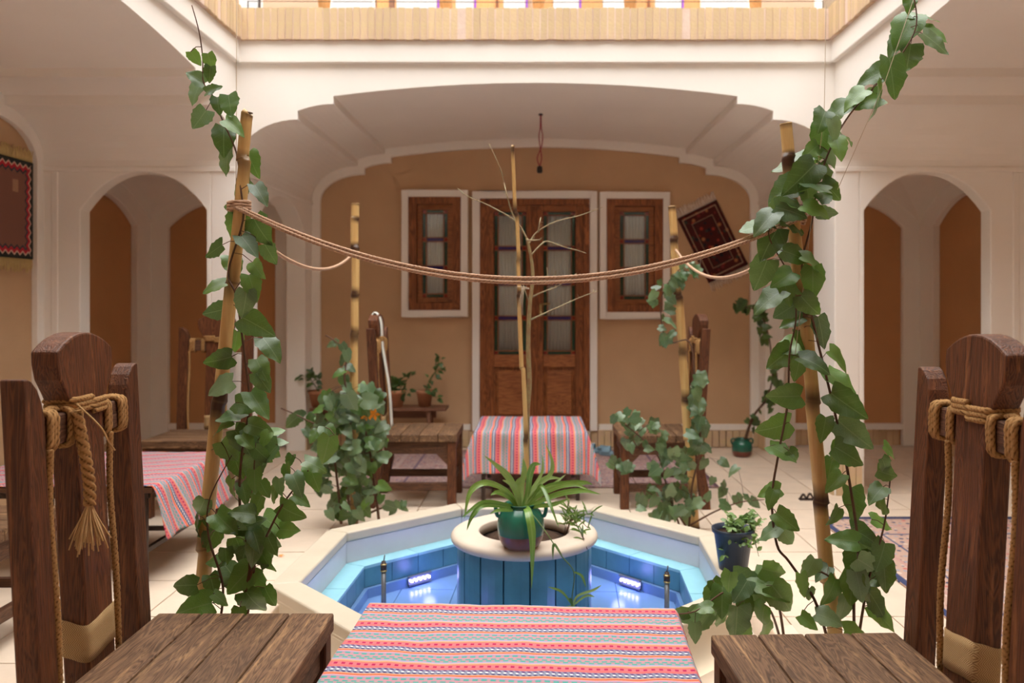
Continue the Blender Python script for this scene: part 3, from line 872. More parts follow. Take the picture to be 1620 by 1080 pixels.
# floor tiles, cut to the octagon
def clip_oct(poly, r):
    n8 = [(cos(pi / 4 * i), sin(pi / 4 * i)) for i in range(8)]
    for nx, ny in n8:
        out = []
        for i in range(len(poly)):
            p, q = poly[i], poly[(i + 1) % len(poly)]
            dp, dq = p[0] * nx + p[1] * ny - r, q[0] * nx + q[1] * ny - r
            if dp <= 0: out.append(p)
            if dp * dq < 0:
                t = dp / (dp - dq); out.append((p[0] + (q[0] - p[0]) * t, p[1] + (q[1] - p[1]) * t))
        poly = out
        if not poly: break
    return poly
for i in range(-3, 4):
    for j in range(-3, 4):
        s_ = .245; cx_, cy_ = i * s_ + .06, j * s_ + .04
        h = s_ / 2 - .0016
        pl = clip_oct([(cx_ - h, cy_ - h), (cx_ + h, cy_ - h), (cx_ + h, cy_ + h), (cx_ - h, cy_ + h)], RL - .003)
        if len(pl) >= 3:
            MB().prism(pl, ZF - .006, ZF, 'z').build('floor_tile', M['poolfloor'], pool)
# under-water style LED lamps on the two rear diagonal walls
LAMP = {1: 'below the blue-black flower pot', 3: 'behind the nozzle by the bench table', 5: 'under the rim by the tassel chair', 7: 'under the rim by the long rug'}
for k in (1, 3, 5, 7):
    A = octa(RL - .031); j = (k + 1) % 8
    mx_, my_ = (A[k][0] + A[j][0]) / 2, (A[k][1] + A[j][1]) / 2
    ang = math.atan2(A[j][1] - A[k][1], A[j][0] - A[k][0])
    t = .52 if k == 3 else .45
    bx_, by_ = A[k][0] + (A[j][0] - A[k][0]) * t, A[k][1] + (A[j][1] - A[k][1]) * t
    lm = thing('pool_lamp', 'violet-blue LED strip on the basin wall, ' + LAMP[k], 'lamp')
    lm.matrix_basis = Matrix.Translation(PC) @ Matrix.Rotation(PR, 4, 'Z') @ Matrix.Translation((bx_, by_, ZF + .030)) @ Matrix.Rotation(ang, 4, 'Z')
    MB().box(-.062, .062, -.010, .004, .014, .022).box(-.062, .062, -.010, .004, -.022, -.014).box(-.062, .062, -.010, -.004, -.014, .014).build('housing', M['steel'], lm)
    for q in range(5):
        MB().lathe([(.001, -.006), (.0055, -.004), (.0055, .004), (.001, .006)], 8, (-.048 + .024 * q, .004, 0)).build('led', M['led'], lm)
    L = bpy.data.lights.new('lamp_light', 'POINT'); L.shadow_soft_size = .03
    L.energy = .075; L.color = (0.30, 0.28, 1.0)
    lo = bpy.data.objects.new('lamp_light', L); COL.objects.link(lo); lo.parent = lm
    lo.location = (0, .075, .035)
# two steel nozzles
for (px, py, Y, lab) in ((607, 880, 3.20, 'slim steel fountain nozzle with a brass tip standing by the striped side bench'), (1055, 897, 3.12, 'slim steel fountain nozzle with a brass tip near the blue-black pot')):
    top = at(px, py, Y)
    nz = thing('fountain_nozzle', lab, 'nozzle', (top.x, top.y, ZF))
    H = top.z - ZF
    MB().lathe([(.0095, 0), (.0095, H - .055)], 12).build('pipe', M['steel'], nz)
    MB().lathe([(.0120, H - .055), (.0120, H - .030), (.0085, H - .030), (.0085, H - .018)], 12).build('coupling', M['iron'], nz)
    MB().lathe([(.0128, H - .058), (.0128, H - .052)], 12).lathe([(.0126, H - .032), (.0126, H - .028)], 12).build('brass_ring', M['brass'], nz)
    MB().tube([(0, 0, H - .02), (.004, 0, H + .006)], .0028, 6).build('tip', M['steel'], nz)
# low kerbs beside the pool
for sgn, lab in ((-1, 'low cream kerb stone between the pool and the striped blanket table'), (1, 'low cream kerb stone between the pool and the long floor rug')):
    kx = PC.x + sgn * (RO + .085)
    y0, y1 = 2.36, 3.72 if sgn < 0 else 3.0
    k = MB().box(kx - .045, kx + .045, y0, y1, 0.0, .06)
    tag(k.build('kerb', M['tile'], None, .006), lab, 'kerb')
for sx, sy, lab in ((-1, -1, 'triangular stone bed at the pool corner under the vine climbing the dark-tipped pole'), (1, -1, 'triangular stone bed at the pool corner with the round drain'),
                    (-1, 1, 'triangular soil bed at the pool corner under the flowering vine'), (1, 1, 'triangular soil bed at the pool corner beside the trailing ivy chair')):
    a = RO * math.tan(pi / 8)
    tri = [(sx * (a + .01), sy * RO), (sx * RO, sy * (a + .01)), (sx * (RO + .015), sy * (RO + .015))]
    tb = thing('corner_bed', lab, 'planting bed', PC, PR)
    MB().prism(tri, -.02, .012, 'z').build('bed_stone', M['tile'], tb)
    cx_, cy_ = sx * (RO - .05 if sy < 0 else RO - .06), sy * (RO - .05 if sy < 0 else RO - .06)
    MB().lathe([(.001, .03), (.05, .026), (.085, .013), (.088, .010)], 16, (cx_, cy_, 0)).build('soil', M['soil'], tb)
dr = at(1243, 985, 2.70)
dr = Vector((.985, 2.60, 0.0))
tag(MB().lathe([(.034, 0), (.034, .004), (.028, .004), (.028, .002)], 20, dr).box(dr.x - .028, dr.x + .028, dr.y - .004, dr.y + .004, .001, .004).box(dr.x - .004, dr.x + .004, dr.y - .028, dr.y + .028, .001, .004)
    .build('floor_drain', M['steel']), 'small round grey drain grate in the stone beside the pool', 'drain')

# round planter in the middle
pl = thing('round_planter', 'round planter with a thick stone ring and blue tile cladding in the pool', 'planter', PC + Vector((.03, .01, ZF)), 0)
ZP = .315 - ZF
MB().lathe([(.262, 0), (.262, ZP - .05), (.19, ZP - .05), (.19, 0)], 40).build('core', M['darkgrout'], pl)
for k in range(17):
    a0, a1 = 2 * pi * k / 17 + .012, 2 * pi * (k + 1) / 17 - .012
    for z0, z1 in ((0, .055), (.059, ZP - .046)):
        pts = [(.272 * cos(a0 + (a1 - a0) * i / 3), .272 * sin(a0 + (a1 - a0) * i / 3)) for i in range(4)] + [(.262 * cos(a1), .262 * sin(a1)), (.262 * cos(a0), .262 * sin(a0))]
        MB().prism(pts, z0, z1, 'z').build('wall_tile', M['bluetile'], pl)
prof = [(.188, ZP - .05), (.183, ZP - .004), (.190, ZP)] + [(.268 + .030 * cos(t), ZP - .024 + .024 * sin(t)) for t in [pi / 2 - pi * i / 10 for i in range(11)]]
MB().lathe(prof + [(.188, ZP - .05)], 56, caps=False).build('stone_ring', M['rimstone'], pl)
so = MB(); 
so.lathe([(.001, ZP - .030), (.06, ZP - .026), (.12, ZP - .036), (.187, ZP - .045)], 28)
so.build('soil', M['soil'], pl)

# ------------------------------------------------------------------ rope-backed wooden chairs
LEAN = 0.055
def ln(z): return -LEAN * max(0.0, z - 0.40)
def leaned(mb):
    for v in mb.v: v.x += ln(v.z)
    return mb
def ropepath(pts, step=.0045):
    """resample a path finely so that the twist of the strands shows"""
    out = [pts[0]]
    for a, b in zip(pts[:-1], pts[1:]):
        n = max(1, int((b - a).length / step))
        out += [a.lerp(b, (i + 1) / n) for i in range(n)]
    return out
def make_chair(name, sd):
    """origin on the floor under the middle of the back; the sitter faces +X; Y is the width; sd = side the cords hang on"""
    t = thing(name, 'x', 'chair')
    W = .228
    for i in range(4):
        x0 = .035 + i * .112
        MB().box(x0 + .0015, x0 + .1105, -W - .012, W + .012, .400, .446).build('seat_plank', M['seat'], t, .005)
    MB().box(.435, .462, -W + .045, W - .045, .325, .399).build('front_apron', M['wood_y'], t, .003)
    for s in (-1, 1):
        MB().box(.05, .45, *sorted((s * (W - .040), s * (W - .012))), .325, .399).build('side_apron', M['wood_x'], t, .003)
        y0, y1 = sorted((s * (W - .052), s * W))
        MB().box(.425, .477, y0, y1, 0, .399).build('leg', M['wood_z'], t, .004)
        MB().prism([(.424, .325), (.36, .325), (.424, .26)], y0 + .012, y1 - .012, 'y').build('corner_brace', M['wood_x'], t)
        # rear leg runs on into the back post; the foot curves out, the inner top corner is rounded off
        side = [(-.062, 0), (-.055, .10), (-.028, .22), (-.024, .40), (-.024, .70), (-.024, 1.0)]
        sid2 = [(-.010, 0), (.004, .10), (.030, .22), (.024, .40), (.024, .70), (.024, 1.0)]
        yo, yi = s * (W + .004), s * (W - .060)
        rings = [[Vector((a[0], yo, a[1])), Vector((b[0], yo, b[1])), Vector((b[0], yi, b[1])), Vector((a[0], yi, a[1]))] for a, b in zip(side, sid2)]
        for f, z in ((.10, 1.03), (.28, 1.055), (.55, 1.073), (.80, 1.080)):
            yy = yi + (yo - yi) * f
            rings.append([Vector((-.024, yo, max(z, 1.002))), Vector((.024, yo, z)), Vector((.024, yy, z)), Vector((-.024, yy, z))])
        leaned(MB().loft(rings, True, True, False)).build('back_post', M['wood_z'], t, .004)
        MB().box(.0, .43, *sorted((s * (W - .042), s * (W - .012))), .105, .150).build('stretcher', M['wood_x'], t, .003)
        zb = .965
        leaned(MB().box(-.020, .018, *sorted((s * .058, s * (W - .060))), zb - .032, zb + .032)).build('cross_bar', M['wood_y'], t, .004)
    MB().box(.43, .46, -W + .05, W - .05, .14, .175).build('front_stretcher', M['wood_y'], t, .003)
    out = [(-.056, .385), (-.056, .975), (-.066, 1.005), (-.084, 1.035), (-.106, 1.068), (-.113, 1.10), (-.112, 1.128)]
    out += [(-.112 + .224 * i / 8, 1.128 + .038 * (1 - (2 * i / 8 - 1) ** 2)) for i in range(1, 8)]
    out += [(-a, b) for a, b in reversed(out[:7])]
    leaned(MB().prism(out, -.034, .024, 'x')).build('centre_slat', M['wood_z'], t, .005)
    def coil(y0, y1, turns, hx=.026, hz=.039, z=zb):
        pts = []
        n = int(turns * 40)
        for i in range(n + 1):
            a = 2 * pi * i / 40 + pi / 2
            c_, s_ = cos(a), sin(a)
            k = 1.0 / (abs(c_) ** 5 + abs(s_) ** 5) ** .2
            pts.append(Vector((hx * c_ * k + ln(z) - .001, y0 + (y1 - y0) * i / n, z + hz * s_ * k)))
        return ropepath(pts)
    # one long lashing: round the bar by the post, along its top, round it again by the slat
    for s in (-1, 1):
        a = coil(s * .162, s * .130, 3); b = coil(s * .088, s * .068, 2)
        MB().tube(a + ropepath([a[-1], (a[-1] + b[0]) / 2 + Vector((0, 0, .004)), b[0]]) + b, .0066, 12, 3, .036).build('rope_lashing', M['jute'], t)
    pts = []
    for i in range(3 * 48 + 1):
        a = 2 * pi * i / 48
        c_, s_ = cos(a), sin(a)
        k = 1.0 / (abs(c_) ** 6 + abs(s_) ** 6) ** (1 / 6)
        z = .990 + .032 * i / 144
        pts.append(Vector((.036 * c_ * k + ln(z) - .005, (.062 + .003 * i / 144 * 3) * s_ * k, z)))
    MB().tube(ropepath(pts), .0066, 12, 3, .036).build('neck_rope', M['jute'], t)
    for y in (sd * -.160, sd * .078):
        p = smoothpath([(.026 + ln(.93), y, .93), (.018 + ln(.8), y, .80), (.012, y - .002, .60), (.016, y + .003, .395)], 8)
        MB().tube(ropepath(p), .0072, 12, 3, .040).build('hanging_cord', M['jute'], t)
    wbm = MB()
    rg = []
    for z in (.455, .475, .495, .515, .535):
        rg.append([Vector((.0315 * cos(b) * k + ln(z) - .005, .061 * sin(b) * k, z + .006 * sin(b * 2))) for b, k in
                   [(2 * pi * i / 32, 1 / (abs(cos(2 * pi * i / 32)) ** 9 + abs(sin(2 * pi * i / 32)) ** 9) ** (1 / 9)) for i in range(32)]])
    wbm.loft(rg, True, False)
    wo = wbm.build('woven_band', M['webbing'], t)
    sm = wo.modifiers.new('thick', 'SOLIDIFY'); sm.thickness = .003
    return t

def set_chair(o, loc, rz, label):
    o.location = loc; o.rotation_euler = (0, 0, rz); o['label'] = label; o['group'] = 'rope-backed wooden chairs'
chair = make_chair('rope_back_chair', 1)
chair2 = make_chair('rope_back_chair', -1)
set_chair(chair, (-.992, 1.845, 0), 0, 'dark wooden chair with a frayed rope tassel hanging from its lashed back')
CH = [chair]
for loc, rz, lab in [
        ((.905, 1.725, 0), pi + radians(2), 'dark wooden rope-backed chair beside the bamboo pole and the long floor rug'),
        ((-.955, 5.16, 0), 0, 'dark wooden chair with a white strap over its tall back, behind the flowering vine'),
        ((.985, 5.13, 0), pi, 'dark wooden chair half covered by trailing ivy, right of the small striped table'),
        ((-2.02, 5.17, 0), -pi / 2, 'dark wooden rope-backed chair at the far end of the bench table, before the brown niches'),
        ((-2.09, 2.72, 0), pi / 2, 'dark wooden chair at the near end of the striped bench table, mostly out of view')]:
    c = chair2 if len(CH) == 1 else copy_tree(chair); set_chair(c, loc, rz, lab); CH.append(c)
# tassel: only the first chair has one
tz = .945
p = smoothpath([(.036 + ln(tz), -.080, tz + .055), (.052 + ln(tz), -.074, .90), (.054 + ln(.86), -.070, .84), (.052 + ln(.8), -.072, .795)], 22)
ts = MB().tube(p, [.0120] * len(p), 12, 3, .055).build('rope_tail', M['jute'], chair)
fy = MB()
for i in range(46):
    a = random.uniform(0, 2 * pi); r = random.uniform(.012, .045)
    b = p[-1]
    fy.tube(smoothpath([b + Vector((0, 0, .012)), b + Vector((r * .45 * cos(a), r * .45 * sin(a), -.03)), b + Vector((r * cos(a), r * sin(a) + .006, -random.uniform(.065, .105)))], 4), .0016, 4)
fy.build('frayed_tuft', M['fray'], ts)
MB().tube(smoothpath([(.04 + ln(tz), -.085, 1.015), (.055, -.075, .965), (.062, -.055, .93), (.058, -.02, .905)], 6), .002, 5).build('loose_strand', M['fray'], chair)
# white strap over the head of the chair behind the flowering vine
st = MB()
ps = smoothpath([(-.035 + ln(1.0), -.02, .98), (-.036 + ln(1.1), -.02, 1.12), (-.004 + ln(1.17), -.02, 1.178), (.032 + ln(1.1), -.02, 1.12), (.036 + ln(.95), -.02, .95), (.045, -.015, .70), (.06, -.01, .46)], 8)
st.loft([[q + Vector((0, -.028, 0)), q + Vector((0, .028, 0))] for q in ps], False, False)
so_ = st.build('white_strap', M['whitestrap'], CH[2]); sm = so_.modifiers.new('thick', 'SOLIDIFY'); sm.thickness = .008

# ------------------------------------------------------------------ tables and cloths
def iron_table(name, label, x0, x1, y0, y1, H=.428):
    t = thing(name, label, 'table', ((x0 + x1) / 2, (y0 + y1) / 2, 0))
    a, b = (x1 - x0) / 2, (y1 - y0) / 2
    MB().box(-a, a, -b, b, H - .025, H).build('tabletop', M['wood_x'], t, .004)
    MB().box(-a + .03, a - .03, -b + .03, -b + .05, H - .055, H - .026).box(-a + .03, a - .03, b - .05, b - .03, H - .055, H - .026).build('top_rail', M['iron'], t)
    for sx in (-1, 1):
        for sy in (-1, 1):
            MB().box(sx * (a - .05) - .012, sx * (a - .05) + .012, sy * (b - .04) - .012, sy * (b - .04) + .012, 0, H - .026).build('leg', M['iron'], t, .002)
        MB().box(sx * (a - .05) - .010, sx * (a - .05) + .010, -b + .053, b - .053, .13, .15).build('stretcher', M['iron'], t)
    MB().box(-a + .063, a - .063, -.010, .010, .13, .15).build('cross_stretcher', M['iron'], t)
    return t

def drape(name, label, a, b, H, over, loc, rz=0, stripes='x', rip=.012, vo=0.0, skew=0.0, flare=.22, N=None, seed=1.0):
    """cloth on a table a x b (half sizes) with overhangs over=(-x,+x,-y,+y)"""
    nu, nv = N or (110, 90)
    us = [-a - over[0] + (2 * a + over[0] + over[1]) * i / nu for i in range(nu + 1)]
    vs_ = [-b - over[2] + (2 * b + over[2] + over[3]) * j / nv for j in range(nv + 1)]
    mb = MB(); P_ = []; U = []
    for v in vs_:
        for u in us:
            uu, vv = u, v
            dx = max(0, abs(u) - a); dy = max(0, abs(v) - b)
            d_ = hypot(dx, dy)
            su = 1 if u > 0 else -1; sv = 1 if v > 0 else -1
            x = max(-a, min(a, u)); y = max(-b, min(b, v))
            wav = 0
            if d_ > 0:
                per = (y if dx > dy else x)
                wav = rip * min(1, d_ / .12) * (sin(per * 19 + seed) + .6 * sin(per * 37 + 2 * seed))
                out = flare * d_ + .010 * (1 - math.exp(-d_ * 60))
                x += su * (dx / d_) * (out + wav) ; y += sv * (dy / d_) * (out + wav)
                if dx > 0 and dy > 0:
                    kk = min(dx, dy); x += su * kk * .30; y += sv * kk * .30
            z = H + .005 - d_ * .965 + .0035 * noise.noise(Vector((u * 7, v * 7, seed))) + .002 * noise.noise(Vector((u * 20, v * 6, seed + 3)))
            if d_ == 0: z = max(z, H + .003)
            P_.append((x, y, z))
            sk = .010 * noise.noise(Vector((u * 3.2, v * 3.2, seed + 9)))
            U.append((u, v + sk + skew * u + vo) if stripes == 'x' else (v, u + sk + skew * v + vo))
    fs = []
    n = nu + 1
    for j in range(nv):
        for i in range(nu):
            k = j * n + i
            fs.append((k, k + 1, k + n + 1, k + n))
    mb.add(P_, fs, True, U)
    o = mb.build(name, M['cloth'], None)
    s = o.modifiers.new('thick', 'SOLIDIFY'); s.thickness = .003; s.offset = 1
    o.location = loc; o.rotation_euler = (0, 0, rz)
    return tag(o, label, 'tablecloth', 'striped woven cloths')

t = iron_table('low_table', 'low iron-legged table under the wide striped cloth between the two carved-back chairs', -.455, .345, 1.385, 2.165)
t.rotation_euler[2] = radians(-2.5)
drape('striped_cloth', 'pink, teal and orange striped cloth over the low table between the two carved-back chairs', .40, .39, .428, (.10, .10, .08, .06), (-.055, 1.775, 0), radians(-2.5), 'x', .004, .03, .0, .12, (120, 110))
t = iron_table('low_table', 'low iron-legged table under the small striped cloth in front of the double door', -.375, .315, 5.10, 5.80)
drape('striped_cloth', 'striped cloth hanging over the small low table before the double door', .345, .35, .428, (.15, .20, .26, .05), (-.03, 5.45, 0), 0, 'y', .016, .02, .0, .09, (110, 90), 2.1)
t = iron_table('low_table', 'low iron-legged bench table with a striped cloth under the zigzag wall rug', -2.62, -1.67, 3.58, 4.40)
drape('striped_cloth', 'striped cloth slipping over the side of the bench table near the zigzag wall rug', .475, .41, .428, (.02, .24, .0, .0), (-2.145, 3.99, 0), 0, 'x', .010, .0, -.35, .22, (110, 90), 4.0)

# ------------------------------------------------------------------ rugs
def rug(name, label, m, w, h, mw, fringe=True, th=.010, ends='y', fm=None, cat='rug'):
    t = thing(name, label, cat)
    t.matrix_basis = mw
    nx, ny = 24, 24
    mb = MB()
    vs = []; U = []
    for j in range(ny + 1):
        for i in range(nx + 1):
            x, y = -w / 2 + w * i / nx, -h / 2 + h * j / ny
            vs.append((x, y, th + .002 * noise.noise(Vector((x * 5, y * 5, 1))))); U.append((i / nx, j / ny))
    fs = [(j * (nx + 1) + i, j * (nx + 1) + i + 1, (j + 1) * (nx + 1) + i + 1, (j + 1) * (nx + 1) + i) for j in range(ny) for i in range(nx)]
    mb.add(vs, fs, True, U)
    o = mb.build('rug_field', m, t)
    s = o.modifiers.new('thick', 'SOLIDIFY'); s.thickness = th - .001; s.offset = -1
    if fringe:
        f = MB()
        n = int(w / .0075)
        for e in (-1, 1):
            for i in range(n):
                x = -w / 2 + w * (i + .5) / n
                L_ = random.uniform(.055, .085)
                f.tube([(x, e * h / 2, th * .6), (x + random.uniform(-.006, .006), e * (h / 2 + L_ * .5), th * .6), (x + random.uniform(-.01, .01), e * (h / 2 + L_), .004)], .0032, 3)
        tag(f.build('fringe', fm or M['fringe'], t), kind='stuff')
    return t
pinkrug = rug_mat('faded_pink_rug', (0.36, 0.24, 0.22), [(0.50, 0.30, 0.27), (0.20, 0.12, 0.16), (0.55, 0.42, 0.36), (0.30, 0.12, 0.14), (0.18, 0.17, 0.25)], 42, [(0.0, 0.012, (0.16, 0.10, 0.12)), (0.07, 0.082, (0.42, 0.30, 0.27)), (0.13, 0.138, (0.18, 0.12, 0.16))])
rug('floor_rug', 'faded pink patterned floor rug lying under the small striped table', pinkrug, 2.45, 1.38, Matrix.Translation((0, 6.16, .001)), False)
rug2 = rug_mat('long_rug_pattern', (0.50, 0.34, 0.27), [(0.52, 0.16, 0.14), (0.08, 0.10, 0.20), (0.62, 0.50, 0.42), (0.30, 0.32, 0.38), (0.60, 0.30, 0.24), (0.05, 0.07, 0.14)], 30, [(0.0, 0.03, (0.06, 0.07, 0.14)), (0.10, 0.115, (0.50, 0.30, 0.26)), (0.19, 0.20, (0.08, 0.10, 0.18))])
rug('floor_rug', 'long floral floor rug with a navy edge beside the tall rope-backed chair', rug2, 1.20, 2.75, Matrix.Translation((2.20, 3.33, .001)), False)
def hung_mat():
    """dark red pile rug with a medallion column and narrow light lines"""
    return rug_mat('dark_red_rug', (0.070, 0.018, 0.018), [(0.30, 0.045, 0.03), (0.02, 0.02, 0.025), (0.34, 0.14, 0.06), (0.16, 0.03, 0.03), (0.04, 0.05, 0.04)], 22,
                   [(0.0, 0.05, (0.07, 0.02, 0.018)), (0.075, 0.092, (0.42, 0.30, 0.2)), (0.235, 0.25, (0.30, 0.18, 0.12)), (0.25, 0.275, (0.03, 0.02, 0.02))])
cc = at(1127, 382, YB)
rg = rug('hanging_rug', 'small dark red knotted rug hung askew on the clay wall', hung_mat(), .375, .62,
         Matrix.Translation((cc.x, YB - .003, cc.z)) @ Matrix.Rotation(radians(-26), 4, 'Y') @ Matrix.Rotation(radians(90), 4, 'X'), True, fm=plain('pale_fringe', (.85, .74, .64), .9))
def zig_mat():
    m, nt, p = new_mat('zigzag_rug')
    tc = nd(nt, 'ShaderNodeTexCoord')
    sp = nd(nt, 'ShaderNodeSeparateXYZ'); nt.links.new(tc.outputs['UV'], sp.inputs[0])
    W_, H_ = .90, .60
    u = math_(nt, 'MULTIPLY', sp.outputs[0], W_); v = math_(nt, 'MULTIPLY', sp.outputs[1], H_)
    ex = math_(nt, 'MINIMUM', u, math_(nt, 'SUBTRACT', W_, u)); ey = math_(nt, 'MINIMUM', v, math_(nt, 'SUBTRACT', H_, v))
    along = math_(nt, 'ADD', u, v)
    sel = math_(nt, 'LESS_THAN', ex, ey)
    run = math_(nt, 'ADD', math_(nt, 'MULTIPLY', v, sel), math_(nt, 'MULTIPLY', u, math_(nt, 'SUBTRACT', 1.0, sel)))
    tri = math_(nt, 'ABSOLUTE', math_(nt, 'SUBTRACT', math_(nt, 'FRACT', math_(nt, 'DIVIDE', run, .055)), .5))
    e = math_(nt, 'ADD', math_(nt, 'MINIMUM', ex, ey), math_(nt, 'MULTIPLY', math_(nt, 'SUBTRACT', tri, .25), .045))
    col = mix_(nt, math_(nt, 'GREATER_THAN', e, .028), (0.015, 0.018, 0.014), (0.62, 0.42, 0.33))
    col = mix_(nt, math_(nt, 'GREATER_THAN', e, .038), col, (0.42, 0.015, 0.03))
    col = mix_(nt, math_(nt, 'GREATER_THAN', e, .060), col, (0.03, 0.035, 0.05))
    col = mix_(nt, math_(nt, 'GREATER_THAN', e, .074), col, (0.20, 0.085, 0.06))
    bx = math_(nt, 'MULTIPLY', math_(nt, 'MULTIPLY', math_(nt, 'GREATER_THAN', u, .70), math_(nt, 'LESS_THAN', u, .755)), math_(nt, 'MULTIPLY', math_(nt, 'GREATER_THAN', v, .40), math_(nt, 'LESS_THAN', v, .475)))
    lines = math_(nt, 'LESS_THAN', math_(nt, 'FRACT', math_(nt, 'DIVIDE', u, .012)), .6)
    col = mix_(nt, math_(nt, 'MULTIPLY', bx, lines), col, (0.45, 0.27, 0.16))
    nt.links.new(col, p.inputs['Base Color'])
    p.inputs['Roughness'].default_value = .95
    bump_(nt, p, noise_(nt, tc.outputs['Object'], 200, 3), .4, .002)
    return m
# rug on the wall of the left recess: its plane faces the court (+X)
rz_ = rug('hanging_rug', 'brown flat-woven rug with a red and white zigzag border hung on the wall', zig_mat(), .90, .60,
          Matrix.Translation((-XS + .044, 4.68, 1.805)) @ Matrix.Rotation(radians(90), 4, 'Z') @ Matrix.Rotation(radians(90), 4, 'X'), True, fm=plain('straw_fringe', (.66, .50, .22), .9))

# ------------------------------------------------------------------ small furniture and odds and ends
b = thing('plant_bench', 'long narrow wooden bench carrying three clay flower pots', 'bench', (-1.30, 6.87, 0))
MB().box(-.555, .565, -.12, .12, .345, .370).build('bench_top', M['benchw'], b, .006)
MB().box(-.47, .47, -.012, .012, .275, .344).build('bench_rail', M['benchw'], b)
for sx in (-.49, .42):
    for sy in (-.09, .09):
        MB().prism([(-.02, 0), (-.022, .03), (-.014, .06), (-.016, .344), (.016, .344), (.014, .06), (.022, .03), (.02, 0)], sy - .016, sy + .016, 'y', ).build('leg', M['benchw'], b, loc=(sx, 0, 0))
    MB().box(sx - .012, sx + .012, -.073, .073, .10, .13).build('stretcher', M['benchw'], b)
# slippers by the door
def slipper(loc, rz, lab):
    t = thing('slipper', lab, 'shoe', loc, rz, 'pair of blue slippers')
    sole = [(.040 * cos(a) * (1 + .18 * sin(a)), .11 * sin(a)) for a in [2 * pi * i / 20 for i in range(20)]]
    MB().prism(sole, 0, .028, 'z').build('sole', M['sandal'], t, .006)
    rings = []
    for k in range(7):
        y = .015 + .075 * k / 6
        hh = .055 - .018 * (k / 6) ** 2
        rings.append([Vector((.043 * cos(pi * i / 10) * (1 - .25 * (k / 6) ** 2), y, .020 + hh * sin(pi * i / 10))) for i in range(11)])
    o = MB().loft(rings, False, False).build('upper', M['sandal'], t)
    s = o.modifiers.new('thick', 'SOLIDIFY'); s.thickness = .006
    rings = [[Vector((.042 * cos(pi * i / 10), -.02 - .075 * sin(pi * i / 10) + .0, z)) for i in range(11)] for z in (.03, .055)]
    o = MB().loft(rings, False, False).build('heel_strap', M['sandal'], t)
    s = o.modifiers.new('thick', 'SOLIDIFY'); s.thickness = .005
slipper((.50, 6.73, .012), radians(70), 'pale blue rubber slipper lying right beside the small striped table')
slipper((.62, 6.60, .012), radians(75), 'pale blue rubber slipper in front of its partner, by the ivy chair')
# bare bulb cable in the far vault
wr = thing('hanging_cable', 'bare twisted red cable with a black bulb holder hanging from the vault', 'cable', (.04, 6.13, 2.215))
for s in (-1, 1):
    MB().tube(smoothpath([(.003 * s, 0, .43), (.004 * s, 0, .33), (.014 * s, 0, .26), (.004 * s, 0, .18), (-.016 * s - .01, 0, .10), (-.008, 0, .035)], 6), .0042, 5).build('wire', M['red'], wr)
MB().lathe([(.012, .04), (.020, .034), (.022, .0), (.016, -.012)], 12, (-.008, 0, 0)).build('bulb_holder', M['black'], wr)
MB().lathe([(.016, .418), (.016, .432)], 10).build('ceiling_cap', M['black'], wr)
# iron odds and ends on the floor near the right pier
def iron_hook(px, py, Y, lab, ringr):
    c = at(px, py, Y)
    t = thing('iron_ring', lab, 'iron ring', (c.x, c.y, 0))
    MB().tube([(ringr * cos(2 * pi * i / 20), 0, ringr + .008 + ringr * sin(2 * pi * i / 20)) for i in range(21)], .006, 6).build('ring', M['iron'], t)
    MB().box(-.05, .05, -.03, .03, 0, .012).build('foot_plate', M['iron'], t, .003)
iron_hook(1352, 770, 5.05, 'dark iron ring standing on the floor by the brick foot of the pier', .030)
for px, Y, lab in ((1276, 5.15, 'small dark cast-iron clamp lying alone on the pale slabs'), (1385, 5.15, 'small dark cast-iron clamp lying next to the iron ring')):
    X = (px - CX) / FPX * Y
    t = thing('iron_clamp', lab, 'clamp', (X, Y, 0))
    MB().tube(smoothpath([(-.04, 0, .008), (-.02, 0, .035), (.0, 0, .012), (.02, 0, .04), (.045, 0, .008)], 5), .007, 6).build('curl', M['iron'], t)
    MB().box(-.045, .045, -.02, .02, 0, .008).build('foot_plate', M['iron'], t)

# ------------------------------------------------------------------ bamboo poles, ropes, strings
def bamboo(name, lab, pts, nodes, r0, r1, mat='bamboo', group='bamboo poles round the pool'):
    """pts: foot and top; nodes: fractions along the length where the culm has its rings"""
    a, b = Vector(pts[0]), Vector(pts[1])
    t = thing(name, lab, 'pole', a, 0, group)
    d_ = b - a
    ks = [0.0] + nodes + [1.0]
    path = []; rad = []; uv = []
    for i in range(len(ks) - 1):
        for k, off in ((0.0, .0), (.03, 0), (.12, 0), (.5, 0), (.88, 0), (.97, 0)):
            f = ks[i] + (ks[i + 1] - ks[i]) * k
            r = r0 + (r1 - r0) * f
            bulge = 1.09 if k == 0.0 else (1.0 if k in (.03, .97) else .97)
            path.append(d_ * f + Vector((.004 * sin(i * 2.1), 0, 0)) * (1 if 0 < f < 1 else 0)); rad.append(r * bulge); uv.append(i + k)
    path.append(d_); rad.append(r1); uv.append(len(ks) - 1.3)
    MB().tube(path, rad, 14, caps=True, vs_uv=uv).build('culm', M[mat], t)
    MB().tube([d_ * .999, d_ * 1.0005], r1 * .72, 12).build('hollow_end', M['stem'], t)
    return t
NL0, NL1 = at(303, 1190, 2.25), at(394, 178, 2.20)
NL0.z = 0
f_ = (NL1 - Vector((0, 0, 0)))
